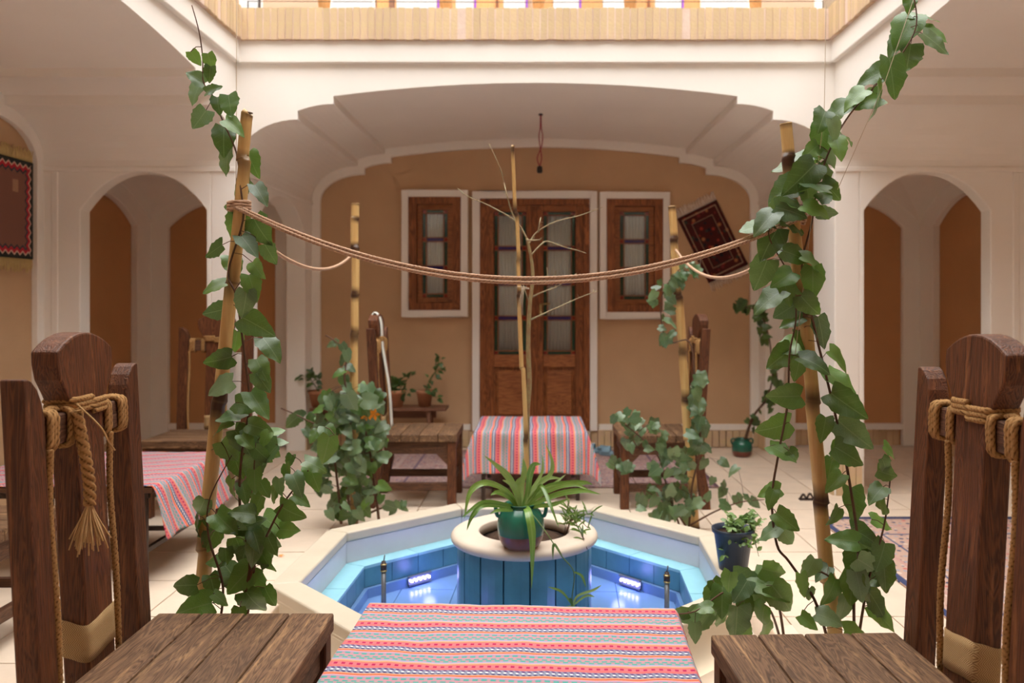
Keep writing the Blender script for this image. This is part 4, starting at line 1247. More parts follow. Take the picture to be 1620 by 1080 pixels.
# straight line through two measured points of the culm, run down to the bed
def pole_line(p_low, p_top):
    d_ = p_top - p_low
    k = (0.0 - p_low.z) / d_.z
    return p_low + d_ * k, p_top
NLp = pole_line(at(318, 935, 2.27), at(393, 178, 2.20))
NRp = pole_line(at(1318, 990, 2.27), at(1243, 195, 2.22))
RLp = pole_line(at(561, 600, 4.53), at(562, 322, 4.53))
RRp = pole_line(at(1097, 800, 4.50), at(1063, 326, 4.50))
bamboo('bamboo_pole', 'thick bamboo pole wound by a leafy vine near the bench table', NLp, [.10, .32, .555, .74, .93], .0228, .0160)
bamboo('bamboo_pole', 'thick scorched bamboo pole leaning beside the tall rope chair by the long rug', NRp, [.085, .275, .40, .56, .71, .95], .0225, .0165)
bamboo('bamboo_pole', 'slender bamboo pole rising out of the flowering vine', RLp, [.15, .37, .60, .72, .865, .955], .0235, .0225)
bamboo('bamboo_pole', 'slender bamboo pole beside the ivy-covered chair', RRp, [.12, .28, .40, .55, .72, .90], .0260, .0220)

def sag(a, b, d_, n=60):
    return [a.lerp(b, i / n) + Vector((0, 0, -4 * d_ * (i / n) * (1 - i / n))) for i in range(n + 1)]
def on_pole(p, z):
    a, b = p
    return a.lerp(b, (z - a.z) / (b.z - a.z))
A, B = on_pole(NLp, CAMZ + (480 - 327) / FPX * 2.22), on_pole(NRp, CAMZ + (480 - 345) / FPX * 2.22)
rp = thing('jute_rope', 'doubled jute rope sagging between the two thick vine-wound poles', 'rope', (0, 0, 0), 0, 'jute ropes between the poles')
for k, (dz, sg) in enumerate(((0.0, .178), (-.006, .184))):
    a_, b_ = A + Vector((0, -.024 - .004 * k, dz)), B + Vector((0, -.024 - .004 * k, dz))
    MB().tube(sag(a_, b_, sg, 420), .0052, 12, 3, .034).build('strand', M['jute2'], rp)
for P_ in (A, B):
    n = 40
    MB().tube([P_ + Vector((.0275 * cos(2 * pi * i / 13), .0275 * sin(2 * pi * i / 13), -.012 + .024 * i / n)) for i in range(n + 1)], .0055, 6, 3, .03).build('knot', M['jute2'], rp)
A2, B2 = on_pole(NLp, CAMZ + (480 - 362) / FPX * 2.22), on_pole(RLp, CAMZ + (480 - 400) / FPX * 4.53)
tag(MB().tube(sag(A2 + Vector((.026, .0, 0)), B2 + Vector((0, -.03, 0)), .10, 420), .0062, 12, 3, .036).build('jute_rope', M['jute2']), 'jute rope sagging from the dark-tipped pole to the pole in the flowering vine', 'rope', 'jute ropes between the poles')
A3, B3 = on_pole(NRp, CAMZ + (480 - 385) / FPX * 2.22), on_pole(RRp, CAMZ + (480 - 396) / FPX * 4.5)
tag(MB().tube(sag(A3 + Vector((-.02, .012, 0)), B3 + Vector((0, -.03, 0)), .12, 420), .0062, 12, 3, .036).build('jute_rope', M['jute2']), 'jute rope sagging from the scorched pole to the pole by the ivy chair', 'rope', 'jute ropes between the poles')
tag(MB().tube([at(373, 330, 2.21), at(374, 180, 2.21), at(375, -300, 2.25)], .0010, 4).build('climbing_string', M['string']), 'thin string hanging down to the vine at the dark-tipped pole', 'string')
tag(MB().tube([at(1258, 560, 2.20), at(1304, 180, 2.20), at(1312, -300, 2.25)], .0010, 4).build('climbing_string', M['string']), 'thin string hanging down to the vine by the scorched pole', 'string')
tag(MB().tube([at(1325, 300, 2.16), at(1400, 130, 2.12), at(1500, -160, 2.05)], .0008, 4).build('climbing_string', M['string']), 'thin slanting string carrying the long vine shoot', 'string')

# ------------------------------------------------------------------ plants
def leaf_mesh(kind, seed, m):
    """base at the origin, tip at +Y, upper side +Z; wavy margin, folded along the rib, drooping tip"""
    rnd = random.Random(seed * 13 + len(kind))
    def width(t):
        if kind == 'oval': return .30 * sin(pi * min(1, max(0, t)) ** .85) ** .9 + .003
        w = .40 * (sin(pi * min(1.0, max(0.0, (t + .10) / 1.10)) ** .62)) ** .80
        if kind == 'ivy': w *= 1 + .22 * math.exp(-((t - .36) / .07) ** 2)
        return w + .003
    T = [0, .08, .17, .27, .38, .49, .60, .70, .80, .89, .95, 1.0]
    cols = [-1, -.72, -.38, 0, .38, .72, 1]
    fold = rnd.uniform(.08, .50); droop = rnd.uniform(.05, .42); tw = rnd.uniform(-.45, .45); side = rnd.uniform(-.10, .10)
    p1, p2 = rnd.uniform(0, 6), rnd.uniform(0, 6)
    wav = rnd.uniform(.02, .055)
    vs = []; U = []
    for t in T:
        w = width(t)
        for c in cols:
            edge = abs(c) ** 2
            jag = 1 + .06 * sin(t * 27 + (p1 if c > 0 else p2)) * edge + .03 * sin(t * 61 + p2) * edge
            x = w * c * jag
            lobe = -.10 * abs(c) * (1 - abs(c) * .35) * max(0, 1 - t * 5) * 1.8 if kind != 'oval' else 0
            y = t + lobe
            z = fold * abs(x) * (1 - .4 * abs(c)) - droop * t * t + tw * x * t + wav * sin(t * 13 + (p1 if c > 0 else p2)) * edge
            vs.append((x + side * t * t, y, z)); U.append((x, t))
    n = len(cols)
    fs = [(j * n + i, j * n + i + 1, (j + 1) * n + i + 1, (j + 1) * n + i) for j in range(len(T) - 1) for i in range(n - 1)]
    me = bpy.data.meshes.new('leaf')
    me.from_pydata(vs, [], fs)
    ul = me.uv_layers.new(name='UVMap')
    for lp in me.loops: ul.data[lp.index].uv = U[lp.vertex_index]
    for p in me.polygons: p.use_smooth = True
    me.materials.append(m)
    return me
LEAF = {k: [leaf_mesh(kd, s, M[mt]) for s in range(9)] for k, kd, mt in
        (('heart', 'heart', 'leaf'), ('heart2', 'heart', 'leaf2'), ('ivy', 'ivy', 'leaf2'), ('pot', 'heart', 'potleaf'), ('small', 'oval', 'smalleaf'), ('oval', 'oval', 'leaf2'))}

def put_leaf(par, base, tipdir, nrm, size, kind, rnd, name='leaf'):
    y = Vector(tipdir).normalized()
    z = Vector(nrm); z = (z - y * z.dot(y))
    if z.length < 1e-4: z = y.orthogonal()
    z.normalize(); x = y.cross(z)
    mt = Matrix((x, y, z)).transposed().to_4x4()
    mt = Matrix.Translation(Vector(base) - par.location) @ mt @ Matrix.Diagonal((size * rnd.uniform(.88, 1.1), size, size, 1))
    return link(name, rnd.choice(LEAF[kind]), par, mw=mt)

def nearest(paths, p):
    best = None; bd = 9
    for pt in paths:
        for q in pt:
            d_ = (q - p).length
            if d_ < bd: bd = d_; best = q
    return best, bd

def vine(name, label, cat, foot, stems, leaves, blobs, Y, kind='heart', seed=1, jit=.05, group=None, stemr=.0045, stem_mat='stem', flowers=(), petiole=True, kinds2=None):
    """stems: pixel polylines at depth Y (or (px,py,Y)); leaves: (px,py,length px,tip angle); blobs: (cx,cy,rx,ry,n,size px)"""
    rnd = random.Random(seed)
    t = thing(name, label, cat, foot, 0, group)
    paths = []
    sm = MB()
    for st in stems:
        r0 = stemr
        pts = []
        for q in st:
            pts.append(at(q[0], q[1], q[2] if len(q) > 2 else Y))
        pts = [p + Vector((0, rnd.uniform(-.008, .008), 0)) for p in pts]
        pth = smoothpath(pts, 5)
        paths.append(pth)
        n = len(pth)
        sm.tube([p - t.location for p in pth], [r0 * (1 - .65 * i / n) for i in range(n)], 6)
    L = list(leaves)
    for (cx_, cy_, rx, ry, n, sz) in blobs:
        for i in range(n):
            a = rnd.uniform(0, 2 * pi); r = sqrt(rnd.random())
            L.append((cx_ + rx * r * cos(a), cy_ + ry * r * sin(a), sz * rnd.uniform(.7, 1.25), rnd.gauss(80, 55)))
    for (px, py, ln_, ang) in L:
        yy = Y + rnd.uniform(-jit, jit)
        c = at(px, py, yy)
        size = ln_ / FPX * Y * 1.06
        a = radians(ang)
        tip = Vector((cos(a), rnd.uniform(-.6, .35), -sin(a)))
        tip.normalize()
        base = c - tip * size * .5
        nrm = Vector((rnd.uniform(-.7, .7), -1.0, rnd.uniform(-.1, 1.7)))
        k = kind if rnd.random() < .72 or not kinds2 else kinds2
        put_leaf(t, base, tip, nrm, size, k, rnd)
        if petiole and paths:
            q, d_ = nearest(paths, base)
            if q is not None and .004 < d_ < .22:
                mid = (q + base) / 2 + Vector((0, 0, .10 * d_))
                sm.tube([q - t.location, mid - t.location, base - t.location], .0011, 4)
    sm.build('stem', M[stem_mat], t)
    for (px, py, s_) in flowers:
        c = at(px, py, Y - .08)
        fm = MB()
        for i in range(5):
            a = 2 * pi * i / 5
            d1 = Vector((cos(a), -.35, sin(a))); d2 = Vector((cos(a + .5), -.25, sin(a + .5))); d0 = Vector((cos(a - .5), -.25, sin(a - .5)))
            q = c - t.location
            fm.add([q, q + d0 * s_ * .6, q + d1 * s_, q + d2 * s_ * .6], [(0, 1, 2, 3)])
        fm.build('flower', M['flower'], t)
    return t

def bed(p): return Vector((p[0].x, p[0].y, .012))

# vine on the near pole by the bench table
LV = [(309, 93, 24, 60), (333, 98, 24, 75), (310, 121, 30, 215), (331, 118, 24, 100), (308, 149, 36, 110), (338, 141, 26, -20), (316, 189, 36, 115), (345, 166, 28, 75), (364, 167, 36, 75), (373, 199, 34, 30),
      (353, 222, 46, 85), (357, 258, 40, 100), (398, 258, 40, 70), (380, 296, 40, 150), (413, 308, 36, 55), (367, 326, 34, 200), (374, 358, 46, 110), (411, 366, 48, 60), (394, 388, 42, 45), (337, 397, 36, 150),
      (370, 419, 42, 55), (428, 402, 36, 58), (405, 426, 30, 55), (337, 452, 34, 165), (340, 493, 38, 165), (400, 455, 40, 70), (388, 482, 42, 95), (408, 514, 52, 25), (430, 551, 46, 45), (372, 541, 34, 105),
      (345, 571, 40, 160), (345, 611, 44, 160), (413, 584, 38, 55), (417, 606, 36, 58), (410, 640, 48, 50), (392, 642, 38, 15), (363, 658, 42, 165), (349, 674, 38, 160),
      (355, 699, 40, 190), (362, 716, 40, 60), (400, 744, 44, 100), (375, 739, 38, 70), (364, 776, 36, 100), (316, 806, 40, 120), (309, 832, 38, 110), (323, 838, 32, 80), (331, 856, 38, 115), (357, 829, 44, 40),
      (383, 809, 38, 200), (398, 828, 42, -20), (388, 870, 44, 90), (357, 881, 28, 90), (340, 888, 30, 170), (420, 857, 48, 30), (434, 829, 50, 20), (460, 812, 44, 30), (416, 886, 44, 70), (378, 916, 54, 140),
      (402, 936, 44, 80), (403, 957, 50, 65), (426, 946, 36, 70), (305, 960, 52, 175), (326, 965, 34, 95), (338, 926, 34, 60), (290, 925, 42, 178), (350, 948, 28, 40), (377, 975, 30, 100), (455, 838, 34, -5),
      (440, 700, 30, -10), (428, 690, 38, 20), (385, 700, 46, 60), (410, 676, 36, 15), (425, 712, 40, 40), (412, 727, 40, 100), (403, 762, 36, 80), (388, 780, 34, 60), (470, 766, 36, 55), (497, 756, 40, 60),
      (501, 735, 36, 20), (516, 712, 40, 100), (453, 748, 28, 80), (440, 772, 28, 95), (430, 785, 30, 120), (457, 730, 22, 110), (405, 800, 36, 120), (418, 775, 28, 60), (478, 790, 30, 25), (520, 690, 34, 60)]
S_L = [[(365, 1010, 2.25), (395, 900), (380, 800), (382, 720), (394, 640), (388, 560), (376, 470), (360, 430), (385, 350), (382, 300), (372, 240), (352, 190), (335, 150), (322, 130), (320, 90), (316, 50), (303, 8)],
       [(385, 1010, 2.25), (405, 870), (400, 780), (404, 700)], [(345, 1005, 2.25), (352, 930), (330, 850), (332, 790), (365, 725)], [(370, 1000, 2.25), (400, 900), (440, 810), (475, 760), (530, 690)]]
vine('climbing_vine', 'leafy green vine climbing the thick pole by the bench table to a bare tip', 'vine', bed(NLp), S_L, LV, [(410, 700, 30, 22, 8, 34), (385, 850, 50, 60, 8, 36)], 2.20, 'heart', 3, .05, kinds2='heart2', stemr=.0042)
# vine on the near pole beside the tall rope chair
RV = [(1440, 5, 30, 100), (1459, 25, 50, 5), (1432, 48, 56, 125), (1480, 48, 44, 15), (1482, 68, 48, 40), (1418, 68, 44, 130), (1438, 88, 50, 110), (1412, 124, 60, 85), (1382, 117, 50, 165), (1391, 160, 54, 75), (1367, 160, 48, 170), (1350, 153, 40, 150),
      (1318, 178, 44, 150), (1300, 190, 40, 120), (1303, 225, 56, 95), (1322, 207, 36, 70), (1341, 216, 34, 10), (1327, 234, 38, 90), (1313, 250, 34, 60), (1285, 238, 34, 140), (1250, 258, 60, 160), (1268, 282, 64, 135), (1240, 300, 50, 150), (1280, 310, 44, 70),
      (1308, 274, 38, 70), (1316, 300, 38, 45), (1292, 330, 40, 20), (1310, 336, 30, 0), (1256, 356, 44, 10), (1190, 360, 44, 165), (1210, 350, 46, 140), (1232, 338, 40, 100), (1215, 387, 54, 120), (1204, 436, 50, 110), (1212, 474, 54, 150),
      (1250, 402, 38, 30), (1262, 404, 44, 20), (1292, 416, 48, 25), (1286, 448, 48, 90), (1254, 452, 46, 20), (1240, 440, 40, 150), (1246, 466, 34, 80), (1242, 492, 44, 150), (1250, 508, 38, 160), (1282, 486, 44, 50), (1301, 526, 50, 80),
      (1245, 546, 46, 175), (1270, 540, 36, 75), (1232, 566, 48, 150), (1333, 572, 50, 40), (1291, 572, 48, 15), (1262, 586, 38, 95), (1336, 607, 60, 40), (1343, 643, 62, 40), (1352, 688, 62, 45), (1347, 722, 58, 30), (1325, 712, 40, 120),
      (1240, 628, 48, 175), (1226, 678, 50, 160), (1240, 714, 42, 20), (1257, 722, 26, 45), (1304, 678, 38, 110), (1350, 800, 54, 90), (1322, 818, 32, 120), (1320, 763, 36, 140), (1313, 742, 34, 110), (1216, 776, 34, 170), (1219, 790, 30, 120), (1246, 826, 40, 40),
      (1247, 852, 36, 55), (1214, 842, 38, 150), (1333, 852, 44, 190), (1375, 848, 54, 20), (1378, 872, 50, 40), (1354, 896, 46, 100), (1281, 901, 36, 115), (1271, 926, 34, 80), (1284, 942, 26, 60), (1316, 936, 42, 120), (1346, 932, 44, 110), (1372, 936, 46, 30),
      (1366, 918, 40, 50), (1400, 884, 44, 60), (1390, 958, 50, 55), (1398, 978, 46, 45), (1336, 966, 42, 100), (1355, 999, 40, 10), (1312, 976, 38, 5), (1400, 800, 36, 30), (1398, 828, 40, 20), (1386, 780, 34, 150), (1405, 750, 36, 20), (1410, 715, 30, 40), (1402, 738, 30, 60),
      (1300, 905, 30, 150), (1400, 915, 44, 90), (1280, 985, 30, 40)]
S_R = [[(1352, 1015, 2.27), (1352, 930), (1358, 860), (1345, 760), (1330, 690), (1312, 610), (1292, 540), (1280, 480), (1270, 420), (1285, 350), (1295, 290), (1315, 230), (1345, 180), (1385, 135), (1420, 95), (1450, 40), (1440, -20), (1436, -60)],
       [(1310, 1015, 2.27), (1290, 950), (1250, 890), (1228, 860), (1222, 790), (1230, 720), (1246, 640), (1248, 560), (1258, 500), (1252, 440), (1215, 370), (1240, 330)],
       [(1360, 1010, 2.27), (1375, 920), (1398, 830), (1412, 740)], [(1345, 940), (1300, 905), (1262, 915)]]
vine('climbing_vine', 'leafy vine climbing past the scorched pole with a long shoot along the string', 'vine', bed(NRp), S_R, RV, [(1370, 900, 32, 60, 7, 38), (1270, 300, 40, 50, 6, 40)], 2.20, 'heart', 5, .05, kinds2='heart2', stemr=.0042)
# sprawling low plant between the pool rim and the tall chair's seat
SV = [(1190, 924, 56, 20), (1192, 950, 46, 95), (1152, 922, 36, 100), (1122, 946, 32, 110), (1095, 974, 40, 175), (1112, 986, 34, 130), (1140, 982, 36, 95), (1165, 990, 58, 92), (1142, 952, 44, 100), (1100, 1002, 30, 90), (1222, 930, 60, 30), (1240, 948, 52, 50),
      (1172, 936, 40, 130), (1128, 968, 34, 60), (1205, 975, 40, 100), (1212, 1002, 36, 85), (1180, 962, 40, 80), (1110, 960, 30, 180), (1072, 970, 30, 170), (1135, 930, 30, 60), (1175, 1010, 36, 90), (1225, 905, 40, 20), (1205, 915, 36, -20)]
vine('sprawling_plant', 'low leafy plant sprawling over the pool rim in front of the blue-black pot', 'plant', Vector((.80, 2.62, .014)), [[(1240, 1010, 2.62), (1230, 950, 2.55), (1200, 930, 2.50), (1150, 935, 2.46), (1100, 965, 2.44), (1060, 970, 2.42)], [(1235, 1010, 2.62), (1215, 960, 2.52), (1180, 950, 2.48)]],
     SV, [], 2.47, 'heart', 8, .05, kinds2='heart2')
# flowering vine at the rear pole
B1 = [(550, 690, 52, 50, 52, 23), (562, 642, 44, 26, 32, 26), (537, 750, 38, 42, 32, 22), (588, 700, 22, 58, 23, 22), (580, 770, 28, 38, 19, 20), (548, 808, 30, 20, 13, 21), (520, 650, 22, 24, 10, 20), (625, 800, 20, 10, 6, 18), (505, 690, 20, 16, 7, 18)]
L1 = [(530, 543, 14, 120), (522, 545, 14, 160), (545, 552, 18, 60), (550, 565, 22, 80), (540, 572, 18, 120), (535, 590, 20, 160), (555, 582, 18, 30), (543, 605, 24, 100), (470, 655, 22, 200), (460, 668, 24, 140), (490, 668, 26, 120)]
vine('flowering_vine', 'dense flowering vine with orange blossoms bushing round the slender rear pole', 'vine', bed((Vector((RLp[0].x - .03, RLp[0].y, 0)),)), [[(555, 828), (548, 740), (555, 660), (545, 600), (548, 560), (528, 538), (515, 530)], [(600, 828), (592, 760), (580, 690), (565, 640)], [(540, 828), (535, 770), (520, 690), (480, 662), (445, 645)], [(560, 825), (600, 805), (640, 796)]],
     L1, B1, 4.48, 'heart2', 11, .14, kinds2='heart', stemr=.009, flowers=[(583, 652, .042), (592, 655, .035), (578, 657, .03)])
# ivy at the rear right pole, trailing over the chair
B2 = [(1020, 692, 38, 26, 20, 18), (1060, 737, 36, 32, 23, 20), (1052, 792, 42, 28, 25, 20), (1085, 802, 28, 26, 13, 20), (1106, 640, 15, 50, 17, 21), (1106, 705, 15, 40, 12, 20), (985, 665, 22, 14, 9, 20), (1052, 522, 16, 24, 10, 18), (1048, 474, 18, 24, 10, 18), (1088, 425, 18, 13, 10, 17), (1068, 445, 14, 14, 6, 17), (980, 735, 18, 10, 6, 18), (1135, 760, 30, 40, 6, 17)]
vine('ivy_vine', 'pale green ivy climbing the slender rear pole and trailing over the wooden chair seat', 'vine', bed((Vector((RRp[0].x - .02, RRp[0].y, 0)),)), [[(1090, 832), (1095, 770), (1108, 700), (1100, 600), (1090, 540), (1055, 540), (1045, 480), (1062, 440), (1090, 415), (1110, 410)], [(1075, 832), (1055, 770), (1040, 720), (1000, 680), (968, 660)], [(1085, 832), (1060, 800), (1010, 770)], [(1092, 830), (1130, 810), (1170, 795), (1210, 790)]],
     [(1150, 800, 24, 20), (1170, 793, 22, 60), (1195, 796, 20, 40), (1185, 788, 18, 20)], B2, 4.40, 'ivy', 13, .10, kinds2='heart2', stemr=.006)

# potted plants ---------------------------------------------------------------
def clay_pot(lab, loc, r, h, mat='terra', group='clay pots on the bench'):
    t = thing('flower_pot', lab, 'flower pot', loc, 0, group)
    MB().lathe([(.001, .003), (r * .66, 0), (r * .92, h * .80), (r * .95, h * .80), (r, h * .83), (r, h), (r * .90, h), (r * .86, h * .82), (r * .60, .012), (.001, .012)], 28, caps=False).build('pot_body', M[mat], t)
    MB().lathe([(.001, h * .90), (r * .87, h * .87)], 20).build('soil', M['soil'], t)
    return t
def bush(t, stems, n, size, kind, seed, spread):
    rnd = random.Random(seed)
    sm = MB()
    for st in stems:
        pth = smoothpath([Vector(p) for p in st], 5)
        sm.tube(pth, [.005 * (1 - .6 * i / len(pth)) for i in range(len(pth))], 5)
        for i in range(n):
            q = pth[int(len(pth) * rnd.uniform(.35, .999))]
            d_ = Vector((rnd.gauss(0, 1), rnd.gauss(0, .7) - .3, rnd.gauss(.1, .7))).normalized()
            b_ = q + d_ * spread * rnd.uniform(.2, 1)
            put_leaf(t, b_ + t.location, d_, Vector((rnd.uniform(-.4, .4), -.7, 1)), size * rnd.uniform(.7, 1.2), kind, rnd)
    sm.build('stem', M['gstem'], t)
zb = .370
p1 = clay_pot('clay pot with a wide-leaved geranium at the end of the bench nearest the white corner', (at(505, 640, 6.87).x, 6.87, zb), .092, .135)
bush(p1, [[(0, 0, .11), (-.05, 0, .2), (-.12, 0, .27)], [(0, 0, .11), (-.02, 0, .22), (-.06, -.02, .29)]], 13, .052, 'pot', 21, .05)
p2 = clay_pot('reddish clay pot with a bushy geranium at the middle of the bench', (at(628, 640, 6.87).x, 6.85, zb), .075, .14)
bush(p2, [[(0, 0, .11), (-.04, 0, .18), (-.07, 0, .23)], [(0, 0, .11), (.05, 0, .18), (.10, -.02, .24)], [(0, 0, .11), (0, 0, .18), (.02, -.02, .22)], [(0, 0, .11), (.06, -.03, .13), (.09, -.05, .12)]], 13, .050, 'pot', 22, .055)
p3 = clay_pot('pale clay pot with a leggy geranium next to the door end of the bench', (at(672, 640, 6.87).x, 6.87, zb), .072, .135)
bush(p3, [[(0, 0, .11), (.05, 0, .22), (.10, 0, .32), (.12, 0, .39)], [(.03, 0, .20), (.07, 0, .27), (.15, 0, .33)], [(0, 0, .11), (.05, -.04, .12), (.11, -.07, .08)]], 12, .045, 'pot', 23, .045)
# glazed pots
def glazed(lab, loc, r, h, group=None):
    t = thing('glazed_pot', lab, 'flower pot', loc, 0, group)
    MB().lathe([(.001, 0), (r * .62, 0), (r * .80, h * .08), (r * .93, h * .22), (r * .97, h * .32)], 32, caps=False).build('clay_base', M['rawclay'], t)
    MB().lathe([(r * .97, h * .32), (r * 1.0, h * .48), (r * .97, h * .66), (r * .84, h * .82), (r * .66, h * .90), (r * .62, h * .94), (r * .70, h), (r * .62, h), (r * .56, h * .93), (r * .5, h * .8)], 32, caps=False).build('glazed_body', M['glaze'], t)
    for s in (-1, 1):
        MB().tube(smoothpath([(s * r * .62, 0, h * .90), (s * r * .86, 0, h * .99), (s * r * 1.06, 0, h * .90), (s * r * 1.0, 0, h * .72), (s * r * .90, 0, h * .72)], 5), r * .085, 8).build('lug_handle', M['glaze'], t)
    MB().lathe([(.001, h * .86), (r * .52, h * .84)], 16).build('soil', M['soil'], t)
    return t
gp = glazed('green glazed two-handled pot standing on the stone ring of the planter', (at(824, 873, 3.09).x, 3.09, .3155), .089, .165)
# spider plant strap leaves
def ribbon(par, pts, w, name='leaf', mat='strap'):
    pth = smoothpath(pts, 7)
    n = len(pth); rows = []; U = []
    for i, p in enumerate(pth):
        t_ = (pth[min(i + 1, n - 1)] - pth[max(i - 1, 0)]).normalized()
        side = t_.cross(Vector((0, -1, .35)))
        if side.length < .15: side = t_.cross(Vector((1, 0, 0)))
        side.normalize(); nn = side.cross(t_).normalized()
        f = i / (n - 1)
        ww = w * (.55 + .9 * f if f < .5 else 1.0) * min(1, (1 - f) * 3.2 + .02)
        rows.append([p - side * ww / 2 + nn * ww * .16, p, p + side * ww / 2 + nn * ww * .16])
        U += [(-.5 * .2, f), (0, f), (.5 * .2, f)]
    mb = MB(); mb.loft(rows, False, False, True, U)
    return mb.build(name, M[mat], par)
sp_ = thing('spider_plant', 'spider plant with long arching strap leaves growing in the green glazed pot', 'plant', gp.location + Vector((0, 0, .14)))
def c5(x, y, Y): return at(700 + x / 3.177, 640 + y / 3.177, Y) - sp_.location
b0 = Vector((0, 0, 0))
SPL = [([(370, 440, 3.10), (320, 350, 3.08), (210, 255, 3.04)], .020), ([(330, 440, 3.06), (220, 392, 3.0), (140, 440, 2.97), (110, 575, 2.95)], .017), ([(320, 505, 3.04), (200, 495, 2.97), (95, 568, 2.93)], .015),
       ([(330, 515, 3.03), (210, 505, 2.95), (150, 560, 2.92), (122, 632, 2.92)], .014), ([(400, 400, 3.12), (412, 330, 3.12), (405, 268, 3.10)], .016), ([(430, 430, 3.10), (440, 350, 3.08), (462, 302, 3.06), (495, 300, 3.04)], .019),
       ([(450, 470, 3.10), (540, 410, 3.12), (700, 392, 3.14), (755, 400, 3.15)], .017), ([(460, 500, 3.06), (580, 450, 3.05), (700, 432, 3.04), (795, 450, 3.03)], .016), ([(450, 480, 3.1), (520, 430, 3.16), (620, 350, 3.2)], .014),
       ([(420, 520, 3.03), (436, 560, 2.97), (452, 680, 2.95), (448, 925, 2.95)], .022), ([(470, 440, 3.10), (500, 410, 3.05), (545, 510, 2.98), (585, 620, 2.95)], .011), ([(450, 430, 3.12), (535, 360, 3.14), (552, 290, 3.14), (518, 195, 3.12)], .013),
       ([(440, 440, 3.10), (500, 340, 3.12), (502, 250, 3.12)], .009), ([(390, 430, 3.12), (380, 390, 3.12), (420, 350, 3.1)], .016), ([(380, 440, 3.08), (350, 400, 3.06), (300, 378, 3.04)], .016), ([(340, 470, 3.06), (280, 440, 3.03), (240, 455, 3.0)], .014),
       ([(470, 470, 3.08), (560, 420, 3.04), (660, 400, 3.02), (740, 430, 3.0)], .014), ([(480, 510, 3.04), (560, 500, 3.0), (640, 470, 2.98)], .012), ([(470, 420, 3.13), (520, 370, 3.15), (600, 370, 3.17)], .015), ([(340, 530, 3.02), (280, 530, 2.98), (235, 550, 2.96)], .010)]
for pts, w in SPL:
    w *= 1.3
    ribbon(sp_, [b0 + Vector(((pts[0][0] - 390) / 3.177 / FPX * 3.1 * .25, 0, 0))] + [c5(*p) for p in pts], w)
run = MB().tube(smoothpath([b0] + [c5(*p) for p in [(450, 550, 3.02), (520, 640, 2.95), (600, 760, 2.93), (660, 840, 2.93), (652, 960, 2.95), (655, 1000, 2.95)]], 6), .0022, 5)
run.build('runner', M['gstem'], sp_)
for pts in ([(655, 1010), (600, 940), (530, 915)], [(655, 1010), (680, 960), (760, 930), (800, 905)], [(655, 1010), (640, 970), (660, 1040)], [(655, 1010), (700, 1035), (740, 1040)], [(655, 1010), (590, 1025), (570, 1035)], [(660, 840), (700, 860), (722, 920)], [(600, 760), (560, 700), (555, 780)], [(655, 1010), (720, 960), (765, 965)]):
    ribbon(sp_, [c5(x, y, 2.945) for x, y in pts], .009)
# willowy seedling in the planter soil
sd = thing('planter_seedling', 'small spiky-leaved seedling leaning over the stone ring of the planter', 'plant', PC + Vector((.19, -.02, .315 - .04)))
rnd = random.Random(31)
sdm = MB()
for k, (ex, ez, ey) in enumerate([(.045, .10, -.05), (.09, .06, -.10), (.075, .02, -.12), (.02, .14, -.03), (.11, .10, -.05), (.085, -.01, -.15)]):
    pth = smoothpath([(0, 0, 0), (ex * .4, ey * .4, .10), (ex, ey, .02 + ez)], 6)
    sdm.tube(pth, .0015, 4)
    for i in range(13):
        q = pth[int(rnd.uniform(.3, .99) * len(pth))]
        a = rnd.uniform(0, 2 * pi)
        dd = Vector((cos(a), rnd.uniform(-.6, .2), .5 + .6 * sin(a))) * rnd.uniform(.03, .055)
        ribbon(sd, [q, q + dd * .5 + Vector((0, 0, .004)), q + dd], .006)
sdm.build('stem', M['stem'], sd)
# sapling and its stake
sap = thing('bare_sapling', 'nearly bare young tree with thin twigs growing in the round planter', 'tree', PC + Vector((.035, .06, .315 - .03)))
def z4(x, y, Y=3.40): return at(620 + x / 2.7, 280 + y / 2.7, Y) - sap.location
tr = smoothpath([Vector((0, 0, 0)), z4(576, 1150), z4(578, 1000), z4(587, 880), z4(582, 700), z4(590, 540), z4(602, 430), z4(594, 340), z4(576, 262)], 6)
MB().tube(tr, [.0130 - .0078 * i / len(tr) for i in range(len(tr))], 8).build('trunk', M['bark'], sap)
rnd = random.Random(5)
for br in ([(576, 262), (545, 205), (495, 165), (400, 115), (330, 85), (280, 48)], [(540, 200), (512, 150), (490, 70), (478, 20), (462, -40), (415, -142)], [(585, 285), (620, 235), (700, 190), (800, 165), (900, 128)], [(598, 330), (640, 285), (668, 275), (740, 300), (790, 312), (830, 325)],
           [(594, 515), (640, 492), (700, 470), (735, 448), (790, 410)], [(594, 608), (700, 560), (800, 515), (880, 485)], [(575, 270), (630, 268), (638, 258)], [(625, 235), (630, 200), (636, 172)], [(590, 540), (570, 490), (560, 450)], [(600, 430), (660, 440), (662, 385)], [(600, 440), (690, 425), (700, 400)]):
    pth = smoothpath([z4(a, b_, 3.40 + rnd.uniform(-.03, .03)) for a, b_ in br], 4)
    n = len(pth)
    bm_ = MB().tube(pth, [.0036 - .0026 * i / n for i in range(n)], 5)
    for i in range(2, n - 1, 3):
        d_ = Vector((rnd.uniform(-1, 1), rnd.uniform(-.6, .6), rnd.uniform(-.2, 1))).normalized() * rnd.uniform(.008, .022)
        bm_.tube([pth[i], pth[i] + d_], [.0016, .0006], 4)
    bm_.build('branch', M['twig'], sap)
bamboo('bamboo_stake', 'thin pale bamboo cane staking the bare sapling in the planter', (at(834, 762, 3.37), at(812, 230, 3.37)), [.13, .34, .56, .66, .80], .0100, .0075, group='canes in the planter')
tie = MB().tube([at(827 + 10 * cos(i * .9), 455 + 2 * sin(i), 3.365 + .02 * sin(i * .9)) for i in range(16)], .0015, 4)
